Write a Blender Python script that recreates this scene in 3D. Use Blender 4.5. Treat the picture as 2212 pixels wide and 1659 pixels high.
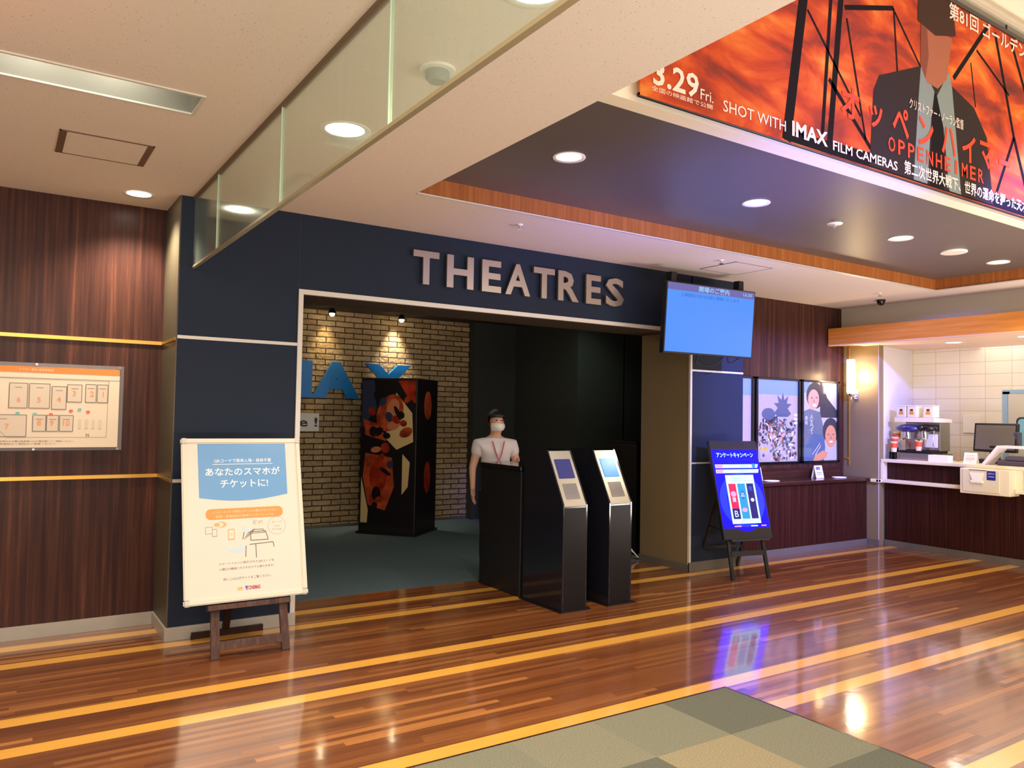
import bpy, bmesh, math, random
from mathutils import Vector, Matrix
random.seed(7)
R = math.radians
for o in list(bpy.data.objects):
    bpy.data.objects.remove(o, do_unlink=True)
S = bpy.context.scene
COL = S.collection

# ------------------------------------------------------------------ camera, world, exposure
def setup_camera():
    yaw, pitch, roll, fpx = R(33.197), R(2.267), R(1.013), 1692.6
    cy, sy, cp, sp = math.cos(yaw), math.sin(yaw), math.cos(pitch), math.sin(pitch)
    f = Vector((sy*cp, cy*cp, sp)); r = Vector((cy, -sy, 0)); u = r.cross(f)
    c, s = math.cos(roll), math.sin(roll)
    r2 = c*r + s*u; u2 = -s*r + c*u
    cam = bpy.data.cameras.new('camera'); co = bpy.data.objects.new('camera', cam); COL.objects.link(co)
    m = Matrix((r2, u2, -f)).transposed().to_4x4(); m.translation = Vector((0, 0, 1.5))
    co.matrix_world = m
    cam.sensor_width = 36.0; cam.lens = fpx/2212*36.0; cam.clip_start = 0.05; cam.clip_end = 100
    S.camera = co
setup_camera()
w = bpy.data.worlds.new('world'); S.world = w; w.use_nodes = True
w.node_tree.nodes['Background'].inputs[0].default_value = (1.0, 0.92, 0.84, 1)
w.node_tree.nodes['Background'].inputs[1].default_value = 0.3
S.view_settings.view_transform = 'Standard'; S.view_settings.look = 'None'
S.view_settings.exposure = 0.4; S.view_settings.gamma = 1.0
S.view_settings.use_curve_mapping = False

def light(name, kind, loc, energy, color=(1, .87, .7), target=None, size=None, size_y=None, spot=None, blend=.6, radius=None):
    d = bpy.data.lights.new(name, kind); d.energy = energy; d.color = color
    if size: d.size = size
    if kind == 'AREA': d.specular_factor = .3
    if size_y: d.shape = 'RECTANGLE'; d.size_y = size_y
    if spot: d.spot_size = R(spot); d.spot_blend = blend
    if radius is not None: d.shadow_soft_size = radius
    o = bpy.data.objects.new(name, d); COL.objects.link(o); o.location = loc
    if target is not None:
        o.rotation_euler = (Vector(target)-Vector(loc)).to_track_quat('-Z', 'Y').to_euler()
    return o
# the lobby's other lamps, above and behind the viewer
light('unseen_lobby_light', 'AREA', (4.8, 0.2, 4.4), 52, (1, .93, .84), (4.8, .4, 0), 3.4, 1.6)
light('unseen_lobby_light', 'AREA', (-1.2, 1.6, 2.85), 40, (1, .88, .72), (-1.0, 1.7, 0), 1.6, 1.6)
light('unseen_lobby_light', 'AREA', (0.0, -1.6, 2.8), 60, (1, .92, .82), (.6, 2.6, 1.0), 2.4, .8)
light('unseen_lobby_light', 'AREA', (7.0, -.6, 3.6), 22, (1, .92, .82), (8.6, 4.5, 1.2), 1.6, 1.0)
# added area lights near the floor, out of view, brightening the ceilings
light('ceiling_fill', 'AREA', (-1.0, -1.4, .4), 145, (1, .88, .72), (-.8, -.9, 3), 3.5, 1.0)
light('ceiling_fill', 'AREA', (7.2, 1.6, .3), 130, (1, .9, .8), (7.2, 1.8, 2.9), 1.6, 1.0)
light('ceiling_fill', 'AREA', (4.4, -1.2, .4), 150, (1, .92, .88), (4.4, -.7, 3), 4.5, 1.0)
# added spots for the blue glow of unseen screens on the lobby side
light('screen_glow', 'SPOT', (4.6, .9, .9), 850, (.16, .16, 1), (4.15, 3.3, 3.03), spot=46, blend=1, radius=.4)
light('screen_glow', 'SPOT', (5.6, .3, 3.45), 3200, (.2, .22, 1), (7.7, 6.0, 1.7), spot=44, blend=.8, radius=.12)
light('screen_glow', 'SPOT', (5.3, 4.2, 1.9), 14, (.3, .32, 1), (5.65, 4.9, 2.915), spot=80, blend=1, radius=.3)  # added floating spot, stands in for the television's blue on the soffit

# added red spot, reddens the ceiling at the far left; source unseen
light('red_tint_spot', 'SPOT', (-1.3, 1.7, .9), 70, (1, .12, .06), (-.5, 2.75, 2.915), spot=34, blend=1, radius=.3)

# ------------------------------------------------------------------ materials
MATS = {}
def mat(name, col=(.5, .5, .5), rough=.5, metal=0, emit=None, es=0, spec=.5, coat=0, alpha=1, noise=0, nscale=20, bump=0, bscale=200):
    if name in MATS: return MATS[name]
    m = bpy.data.materials.new(name); m.use_nodes = True; nt = m.node_tree; b = nt.nodes['Principled BSDF']
    b.inputs['Base Color'].default_value = (*col, 1); b.inputs['Roughness'].default_value = rough
    b.inputs['Metallic'].default_value = metal; b.inputs['Specular IOR Level'].default_value = spec
    b.inputs['Coat Weight'].default_value = coat; b.inputs['Coat Roughness'].default_value = .05
    if emit: b.inputs['Emission Color'].default_value = (*emit, 1); b.inputs['Emission Strength'].default_value = es
    tc = nt.nodes.new('ShaderNodeTexCoord')
    if noise:
        n = nt.nodes.new('ShaderNodeTexNoise'); n.inputs['Scale'].default_value = nscale; n.inputs['Detail'].default_value = 4
        nt.links.new(tc.outputs['Object'], n.inputs['Vector'])
        mx = nt.nodes.new('ShaderNodeMix'); mx.data_type = 'RGBA'
        mx.inputs[6].default_value = (*[c*(1-noise) for c in col], 1); mx.inputs[7].default_value = (*[min(1, c*(1+noise)) for c in col], 1)
        nt.links.new(n.outputs['Fac'], mx.inputs[0]); nt.links.new(mx.outputs[2], b.inputs['Base Color'])
    if bump:
        n2 = nt.nodes.new('ShaderNodeTexNoise'); n2.inputs['Scale'].default_value = bscale
        nt.links.new(tc.outputs['Object'], n2.inputs['Vector'])
        bp = nt.nodes.new('ShaderNodeBump'); bp.inputs['Strength'].default_value = bump; bp.inputs['Distance'].default_value = .002
        nt.links.new(n2.outputs['Fac'], bp.inputs['Height']); nt.links.new(bp.outputs[0], b.inputs['Normal'])
    MATS[name] = m
    return m
def N(nt, t, **kw):
    n = nt.nodes.new(t)
    for k, v in kw.items(): setattr(n, k, v)
    return n
def ramp(nt, stops, interp='LINEAR'):
    r = nt.nodes.new('ShaderNodeValToRGB'); r.color_ramp.interpolation = interp
    e = r.color_ramp.elements
    while len(e) > 1: e.remove(e[-1])
    e[0].position = stops[0][0]; e[0].color = (*stops[0][1], 1)
    for p, c in stops[1:]:
        x = e.new(p); x.color = (*c, 1)
    return r
def math_node(nt, op, a, b=None):
    n = nt.nodes.new('ShaderNodeMath'); n.operation = op
    for i, v in enumerate((a, b)):
        if v is None: continue
        if isinstance(v, (int, float)): n.inputs[i].default_value = v
        else: nt.links.new(v, n.inputs[i])
    return n.outputs[0]
def lin(r, g, b):
    f = lambda c: (c/255/12.92) if c/255 <= .04045 else ((c/255+.055)/1.055)**2.4
    return (f(r), f(g), f(b))
def wood(name, stops, grain=(26, 26, .7), rough=.35, coat=.3, flutes=0):
    if name in MATS: return MATS[name]
    m = bpy.data.materials.new(name); m.use_nodes = True; nt = m.node_tree; b = nt.nodes['Principled BSDF']
    tc = N(nt, 'ShaderNodeTexCoord'); mp = N(nt, 'ShaderNodeMapping'); mp.inputs['Scale'].default_value = grain
    nt.links.new(tc.outputs['Object'], mp.inputs[0])
    n = N(nt, 'ShaderNodeTexNoise'); n.inputs['Scale'].default_value = 1; n.inputs['Detail'].default_value = 6; n.inputs['Roughness'].default_value = .65
    nt.links.new(mp.outputs[0], n.inputs['Vector'])
    r = ramp(nt, stops); nt.links.new(n.outputs['Fac'], r.inputs[0]); nt.links.new(r.outputs[0], b.inputs['Base Color'])
    b.inputs['Roughness'].default_value = rough; b.inputs['Coat Weight'].default_value = coat; b.inputs['Coat Roughness'].default_value = .25; b.inputs['Specular IOR Level'].default_value = .15
    if flutes:
        sx = N(nt, 'ShaderNodeSeparateXYZ'); nt.links.new(tc.outputs['Object'], sx.inputs[0])
        q = math_node(nt, 'ADD', sx.outputs[0], sx.outputs[1])
        w_ = math_node(nt, 'SINE', math_node(nt, 'MULTIPLY', q, flutes))
        bp = N(nt, 'ShaderNodeBump'); bp.inputs['Strength'].default_value = .3; bp.inputs['Distance'].default_value = .003
        nt.links.new(w_, bp.inputs['Height']); nt.links.new(bp.outputs[0], b.inputs['Normal'])
    MATS[name] = m
    return m

def floor_material():
    m = bpy.data.materials.new('striped_plank_floor'); m.use_nodes = True; nt = m.node_tree; b = nt.nodes['Principled BSDF']
    tc = N(nt, 'ShaderNodeTexCoord'); sx = N(nt, 'ShaderNodeSeparateXYZ'); nt.links.new(tc.outputs['Object'], sx.inputs[0])
    row = math_node(nt, 'FLOOR', math_node(nt, 'DIVIDE', sx.outputs[1], .0365))
    wn = N(nt, 'ShaderNodeTexWhiteNoise', noise_dimensions='1D'); nt.links.new(row, wn.inputs['W'])
    ix = math_node(nt, 'FLOOR', math_node(nt, 'DIVIDE', math_node(nt, 'ADD', sx.outputs[0], math_node(nt, 'MULTIPLY', wn.outputs['Value'], 7.0)), 1.15))
    cb = N(nt, 'ShaderNodeCombineXYZ'); nt.links.new(row, cb.inputs[0]); nt.links.new(ix, cb.inputs[1])
    br = N(nt, 'ShaderNodeTexWhiteNoise', noise_dimensions='2D'); nt.links.new(cb.outputs[0], br.inputs['Vector'])
    r = ramp(nt, [(0, lin(106, 58, 30)), (.4, lin(128, 74, 38)), (.7, lin(140, 84, 44)), (.88, lin(150, 92, 48)), (.93, lin(164, 106, 58)), (.97, lin(184, 120, 64)), (1, lin(192, 128, 70))])
    nt.links.new(br.outputs['Value'], r.inputs[0])
    mp = N(nt, 'ShaderNodeMapping'); mp.inputs['Scale'].default_value = (2.5, 90, 1); nt.links.new(tc.outputs['Object'], mp.inputs[0])
    n = N(nt, 'ShaderNodeTexNoise'); n.inputs['Scale'].default_value = 1; n.inputs['Detail'].default_value = 5; nt.links.new(mp.outputs[0], n.inputs['Vector'])
    g = ramp(nt, [(.25, (.68, .66, .64)), (.75, (1.15, 1.12, 1.1))]); nt.links.new(n.outputs['Fac'], g.inputs[0])
    mul = N(nt, 'ShaderNodeMix', data_type='RGBA', blend_type='MULTIPLY'); mul.inputs[0].default_value = 1
    nt.links.new(r.outputs[0], mul.inputs[6]); nt.links.new(g.outputs[0], mul.inputs[7])
    # honey-coloured strips in pairs
    q = math_node(nt, 'MODULO', math_node(nt, 'ADD', sx.outputs[1], 13.4-2.668), 1.34)
    s1 = math_node(nt, 'LESS_THAN', q, .108)
    s2 = math_node(nt, 'MULTIPLY', math_node(nt, 'GREATER_THAN', q, .382), math_node(nt, 'LESS_THAN', q, .494))
    st = math_node(nt, 'ADD', s1, s2)
    mx = N(nt, 'ShaderNodeMix', data_type='RGBA'); nt.links.new(st, mx.inputs[0]); nt.links.new(mul.outputs[2], mx.inputs[6])
    hs = ramp(nt, [(.2, lin(230, 164, 62)), (.8, lin(246, 184, 84))]); nt.links.new(n.outputs['Fac'], hs.inputs[0]); nt.links.new(hs.outputs[0], mx.inputs[7])
    nt.links.new(mx.outputs[2], b.inputs['Base Color'])
    b.inputs['Roughness'].default_value = .32; b.inputs['Coat Weight'].default_value = 1; b.inputs['Coat Roughness'].default_value = .09; b.inputs['Coat IOR'].default_value = 1.6
    n2 = N(nt, 'ShaderNodeTexNoise'); n2.inputs['Scale'].default_value = 14; n2.inputs['Detail'].default_value = 2; nt.links.new(tc.outputs['Object'], n2.inputs['Vector'])
    bp = N(nt, 'ShaderNodeBump'); bp.inputs['Strength'].default_value = .12; bp.inputs['Distance'].default_value = .003
    nt.links.new(n2.outputs['Fac'], bp.inputs['Height']); nt.links.new(bp.outputs[0], b.inputs['Coat Normal'])
    return m
def tile_carpet_material():
    m = bpy.data.materials.new('carpet_tiles'); m.use_nodes = True; nt = m.node_tree; b = nt.nodes['Principled BSDF']
    tc = N(nt, 'ShaderNodeTexCoord'); sx = N(nt, 'ShaderNodeSeparateXYZ'); nt.links.new(tc.outputs['Object'], sx.inputs[0])
    i = math_node(nt, 'FLOOR', math_node(nt, 'DIVIDE', math_node(nt, 'SUBTRACT', 3.44, sx.outputs[0]), .478))
    j = math_node(nt, 'FLOOR', math_node(nt, 'DIVIDE', math_node(nt, 'SUBTRACT', 3.035, sx.outputs[1]), .46))
    k = math_node(nt, 'FLOORED_MODULO', math_node(nt, 'ADD', math_node(nt, 'FLOORED_MODULO', i, 4.0), math_node(nt, 'MULTIPLY', j, 4.0)), 8.0)
    k = math_node(nt, 'DIVIDE', math_node(nt, 'ADD', k, .5), 8.0)
    dk_, md_, tn_ = lin(102, 104, 94), lin(126, 126, 110), lin(150, 140, 114)
    r = ramp(nt, [(0, dk_), (.125, md_), (.25, lin(132, 130, 112)), (.375, md_), (.5, md_), (.625, tn_), (.75, dk_), (.875, tn_)], 'CONSTANT')
    nt.links.new(k, r.inputs[0])
    n = N(nt, 'ShaderNodeTexNoise'); n.inputs['Scale'].default_value = 160; n.inputs['Detail'].default_value = 3; nt.links.new(tc.outputs['Object'], n.inputs['Vector'])
    g = ramp(nt, [(.3, (.7, .7, .7)), (.7, (1.2, 1.2, 1.2))]); nt.links.new(n.outputs['Fac'], g.inputs[0])
    mul = N(nt, 'ShaderNodeMix', data_type='RGBA', blend_type='MULTIPLY'); mul.inputs[0].default_value = 1
    nt.links.new(r.outputs[0], mul.inputs[6]); nt.links.new(g.outputs[0], mul.inputs[7]); nt.links.new(mul.outputs[2], b.inputs['Base Color'])
    b.inputs['Roughness'].default_value = .95; b.inputs['Specular IOR Level'].default_value = .1
    bp = N(nt, 'ShaderNodeBump'); bp.inputs['Strength'].default_value = .6; bp.inputs['Distance'].default_value = .004
    nt.links.new(n.outputs['Fac'], bp.inputs['Height']); nt.links.new(bp.outputs[0], b.inputs['Normal'])
    return m
def brick_material():
    m = bpy.data.materials.new('tan_split_brick'); m.use_nodes = True; nt = m.node_tree; b = nt.nodes['Principled BSDF']
    tc = N(nt, 'ShaderNodeTexCoord'); sx = N(nt, 'ShaderNodeSeparateXYZ'); nt.links.new(tc.outputs['Object'], sx.inputs[0])
    cx = N(nt, 'ShaderNodeCombineXYZ'); nt.links.new(sx.outputs[0], cx.inputs[0]); nt.links.new(sx.outputs[2], cx.inputs[1])
    n0 = N(nt, 'ShaderNodeTexNoise'); n0.inputs['Scale'].default_value = 9; nt.links.new(cx.outputs[0], n0.inputs['Vector'])
    ad = N(nt, 'ShaderNodeMix', data_type='VECTOR'); ad.inputs[0].default_value = .012
    nt.links.new(cx.outputs[0], ad.inputs[4]); nt.links.new(n0.outputs['Color'], ad.inputs[5])
    br = N(nt, 'ShaderNodeTexBrick'); br.inputs['Scale'].default_value = 1; br.inputs['Brick Width'].default_value = .25; br.inputs['Row Height'].default_value = .072
    br.inputs['Mortar Size'].default_value = .007; br.inputs['Mortar Smooth'].default_value = .2
    br.inputs['Color1'].default_value = (*lin(176, 146, 104), 1); br.inputs['Color2'].default_value = (*lin(206, 178, 134), 1); br.inputs['Mortar'].default_value = (*lin(70, 50, 34), 1)
    nt.links.new(ad.outputs[1], br.inputs['Vector'])
    n = N(nt, 'ShaderNodeTexNoise'); n.inputs['Scale'].default_value = 30; n.inputs['Detail'].default_value = 5; nt.links.new(tc.outputs['Object'], n.inputs['Vector'])
    g = ramp(nt, [(.3, (.75, .75, .75)), (.7, (1.1, 1.1, 1.1))]); nt.links.new(n.outputs['Fac'], g.inputs[0])
    mul = N(nt, 'ShaderNodeMix', data_type='RGBA', blend_type='MULTIPLY'); mul.inputs[0].default_value = 1
    nt.links.new(br.outputs['Color'], mul.inputs[6]); nt.links.new(g.outputs[0], mul.inputs[7]); nt.links.new(mul.outputs[2], b.inputs['Base Color'])
    b.inputs['Roughness'].default_value = .9
    h = math_node(nt, 'SUBTRACT', n.outputs['Fac'], math_node(nt, 'MULTIPLY', br.outputs['Fac'], 1.5))
    bp = N(nt, 'ShaderNodeBump'); bp.inputs['Strength'].default_value = 1; bp.inputs['Distance'].default_value = .012
    nt.links.new(h, bp.inputs['Height']); nt.links.new(bp.outputs[0], b.inputs['Normal'])
    return m
def tile_wall_material():
    m = bpy.data.materials.new('cream_wall_tiles'); m.use_nodes = True; nt = m.node_tree; b = nt.nodes['Principled BSDF']
    tc = N(nt, 'ShaderNodeTexCoord'); sx = N(nt, 'ShaderNodeSeparateXYZ'); nt.links.new(tc.outputs['Object'], sx.inputs[0])
    cx = N(nt, 'ShaderNodeCombineXYZ'); nt.links.new(sx.outputs[1], cx.inputs[0]); nt.links.new(sx.outputs[2], cx.inputs[1])
    br = N(nt, 'ShaderNodeTexBrick'); br.offset = 0; br.inputs['Scale'].default_value = 1; br.inputs['Brick Width'].default_value = .3; br.inputs['Row Height'].default_value = .15
    br.inputs['Mortar Size'].default_value = .003
    br.inputs['Color1'].default_value = (*lin(236, 228, 208), 1); br.inputs['Color2'].default_value = (*lin(240, 232, 214), 1); br.inputs['Mortar'].default_value = (*lin(200, 188, 164), 1)
    nt.links.new(cx.outputs[0], br.inputs['Vector']); nt.links.new(br.outputs['Color'], b.inputs['Base Color'])
    b.inputs['Roughness'].default_value = .15
    return m
def ceiling_material(name, col, rough=.9):
    m = bpy.data.materials.new(name); m.use_nodes = True; nt = m.node_tree; b = nt.nodes['Principled BSDF']
    tc = N(nt, 'ShaderNodeTexCoord')
    v = N(nt, 'ShaderNodeTexVoronoi'); v.inputs['Scale'].default_value = 46; nt.links.new(tc.outputs['Object'], v.inputs['Vector'])
    n = N(nt, 'ShaderNodeTexNoise'); n.inputs['Scale'].default_value = 130; n.inputs['Detail'].default_value = 3; nt.links.new(tc.outputs['Object'], n.inputs['Vector'])
    a = math_node(nt, 'MULTIPLY', math_node(nt, 'LESS_THAN', v.outputs['Distance'], .14), math_node(nt, 'GREATER_THAN', n.outputs['Fac'], .48))
    g = ramp(nt, [(.35, tuple(c*.93 for c in col)), (.65, col)]); nt.links.new(n.outputs['Fac'], g.inputs[0])
    mx = N(nt, 'ShaderNodeMix', data_type='RGBA'); nt.links.new(a, mx.inputs[0]); nt.links.new(g.outputs[0], mx.inputs[6]); mx.inputs[7].default_value = (*[c*.55 for c in col], 1)
    nt.links.new(mx.outputs[2], b.inputs['Base Color']); b.inputs['Roughness'].default_value = rough; b.inputs['Specular IOR Level'].default_value = .2
    return m
def glass_material():
    m = bpy.data.materials.new('green_tinted_glass'); m.use_nodes = True; nt = m.node_tree
    for n in list(nt.nodes):
        if n.type != 'OUTPUT_MATERIAL': nt.nodes.remove(n)
    out = [n for n in nt.nodes if n.type == 'OUTPUT_MATERIAL'][0]
    tr = N(nt, 'ShaderNodeBsdfTransparent'); tr.inputs[0].default_value = (.93, .97, .93, 1)
    df = N(nt, 'ShaderNodeBsdfDiffuse'); df.inputs[0].default_value = (.62, .70, .62, 1)
    gl = N(nt, 'ShaderNodeBsdfGlossy'); gl.inputs['Roughness'].default_value = .11; gl.inputs[0].default_value = (.9, 1, .93, 1)
    tc = N(nt, 'ShaderNodeTexCoord'); mp = N(nt, 'ShaderNodeMapping'); mp.inputs['Scale'].default_value = (1, 30, .8); nt.links.new(tc.outputs['Object'], mp.inputs[0])
    n = N(nt, 'ShaderNodeTexNoise'); n.inputs['Scale'].default_value = 1; nt.links.new(mp.outputs[0], n.inputs['Vector'])
    k = ramp(nt, [(.2, (.10,)*3), (.8, (.16,)*3)]); nt.links.new(n.outputs['Fac'], k.inputs[0])
    m1 = N(nt, 'ShaderNodeMixShader'); nt.links.new(k.outputs[0], m1.inputs[0]); nt.links.new(tr.outputs[0], m1.inputs[1]); nt.links.new(df.outputs[0], m1.inputs[2])
    ge = N(nt, 'ShaderNodeNewGeometry'); io = math_node(nt, 'SUBTRACT', 1.75, math_node(nt, 'MULTIPLY', ge.outputs['Backfacing'], 1.75-1/1.3))
    fr = N(nt, 'ShaderNodeFresnel'); nt.links.new(io, fr.inputs['IOR'])
    m2 = N(nt, 'ShaderNodeMixShader'); nt.links.new(fr.outputs[0], m2.inputs[0]); nt.links.new(m1.outputs[0], m2.inputs[1]); nt.links.new(gl.outputs[0], m2.inputs[2])
    nt.links.new(m2.outputs[0], out.inputs[0])
    return m
def fire_material():
    m = bpy.data.materials.new('printed_fire_sky'); m.use_nodes = True; nt = m.node_tree; b = nt.nodes['Principled BSDF']
    tc = N(nt, 'ShaderNodeTexCoord'); mp = N(nt, 'ShaderNodeMapping'); mp.inputs['Scale'].default_value = (.9, 1, 2.0); mp.inputs['Rotation'].default_value = (0, R(-35), 0)
    nt.links.new(tc.outputs['Object'], mp.inputs[0])
    n = N(nt, 'ShaderNodeTexNoise'); n.inputs['Scale'].default_value = 1.9; n.inputs['Detail'].default_value = 7; n.inputs['Distortion'].default_value = .6; n.inputs['Roughness'].default_value = .55
    nt.links.new(mp.outputs[0], n.inputs['Vector'])
    r = ramp(nt, [(.3, lin(84, 46, 38)), (.42, lin(138, 54, 38)), (.5, lin(176, 66, 34)), (.58, lin(198, 92, 40)), (.7, lin(212, 134, 58))])
    nt.links.new(n.outputs['Fac'], r.inputs[0]); nt.links.new(r.outputs[0], b.inputs['Base Color']); b.inputs['Roughness'].default_value = .8; b.inputs['Specular IOR Level'].default_value = .1
    return m
def blotch_material(name, stops, scale, emit=0, rough=.3):
    m = bpy.data.materials.new(name); m.use_nodes = True; nt = m.node_tree; b = nt.nodes['Principled BSDF']
    tc = N(nt, 'ShaderNodeTexCoord'); n = N(nt, 'ShaderNodeTexNoise'); n.inputs['Scale'].default_value = scale; n.inputs['Detail'].default_value = 5
    nt.links.new(tc.outputs['Object'], n.inputs['Vector']); r = ramp(nt, stops); nt.links.new(n.outputs['Fac'], r.inputs[0]); nt.links.new(r.outputs[0], b.inputs['Base Color'])
    b.inputs['Roughness'].default_value = rough
    if emit: nt.links.new(r.outputs[0], b.inputs['Emission Color']); b.inputs['Emission Strength'].default_value = emit
    MATS[name] = m
    return m

DARKWOOD = wood('dark_walnut_panel', [(.28, lin(40, 24, 22)), (.45, lin(62, 37, 33)), (.58, lin(80, 48, 39)), (.75, lin(122, 74, 54))], coat=.05)
COUNTERWOOD = wood('mahogany_panel', [(.3, lin(34, 15, 12)), (.5, lin(54, 25, 19)), (.7, lin(72, 35, 26))], (40, 40, .8), .4, .03, flutes=260)
REDWOOD = wood('mahogany_plain', [(.3, lin(42, 20, 15)), (.5, lin(60, 30, 23)), (.7, lin(80, 42, 31))], (1.2, 30, 30), .2, .6)
ORANGEWOOD = wood('orange_beech', [(.3, lin(146, 84, 40)), (.5, lin(164, 98, 50)), (.7, lin(182, 114, 62))], (40, 40, 1.5), .4, .2)
FASCIAWOOD = wood('orange_beech_long', [(.3, lin(190, 116, 46)), (.5, lin(206, 132, 56)), (.7, lin(220, 146, 68))], (30, 1.5, 30), .4, .2)
EASELWOOD = wood('easel_brown_wood', [(.3, lin(64, 44, 40)), (.5, lin(86, 62, 56)), (.7, lin(104, 78, 70))], (30, 30, 2), .5, .1)
NAVY = mat('navy_laminate', lin(36, 45, 62), .5, spec=.15, noise=.08, nscale=6)
CREAMCEIL = ceiling_material('mineral_ceiling_tan', lin(226, 212, 198))
COFFER = mat('coffer_paint', lin(92, 83, 79), .38, spec=.4, noise=.04, nscale=3)
OLIVE = mat('olive_wall', lin(132, 114, 82), .6, noise=.05, nscale=5)
LIGHTGREY = mat('pale_grey_paint', lin(206, 200, 184), .7, noise=.03)
CREAM = mat('cream_paint', lin(226, 214, 190), .6, noise=.03)
WHITEPAINT = mat('white_paint', lin(226, 222, 226), .5, noise=.02)
BASEGREY = mat('grey_baseboard', lin(176, 170, 160), .4, noise=.08, nscale=12)
BASEDARK = mat('dark_grey_baseboard', lin(104, 98, 90), .35, noise=.1, nscale=12)
BRASS = mat('brass_trim', lin(226, 172, 84), .3, metal=.7)
WHITETRIM = mat('white_metal_trim', lin(224, 218, 208), .35, metal=.2)
STEEL = mat('brushed_steel', lin(186, 180, 170), .28, metal=1, noise=.06, nscale=60)
CHROME = mat('chrome', lin(215, 215, 218), .12, metal=1)
BLACKGLOSS = mat('gloss_black', lin(20, 20, 24), .12, spec=.6)
BLACK = mat('black_plastic', lin(22, 22, 25), .45)
BLACKMETAL = mat('black_metal', lin(34, 33, 34), .35, metal=.4)
DARKCARPET = mat('dark_teal_carpet', lin(78, 98, 106), .95, noise=.25, nscale=120, bump=.5)
DARKWALL = mat('charcoal_wall', lin(58, 60, 56), .8, noise=.05)
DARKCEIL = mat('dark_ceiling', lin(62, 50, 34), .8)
WHITE = mat('white_plastic', lin(238, 234, 224), .35)
CREAMLAM = mat('cream_laminate', lin(232, 220, 192), .35)
PAPER = mat('white_paper', lin(246, 240, 226), .55)
GLASS = glass_material()
LAMPGLOW = mat('lamp_glow', (1, .9, .75), .5, emit=(1, .9, .72), es=14)
SPOTGLOW = mat('spot_glow', (1, .85, .6), .5, emit=(1, .82, .5), es=30)

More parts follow.
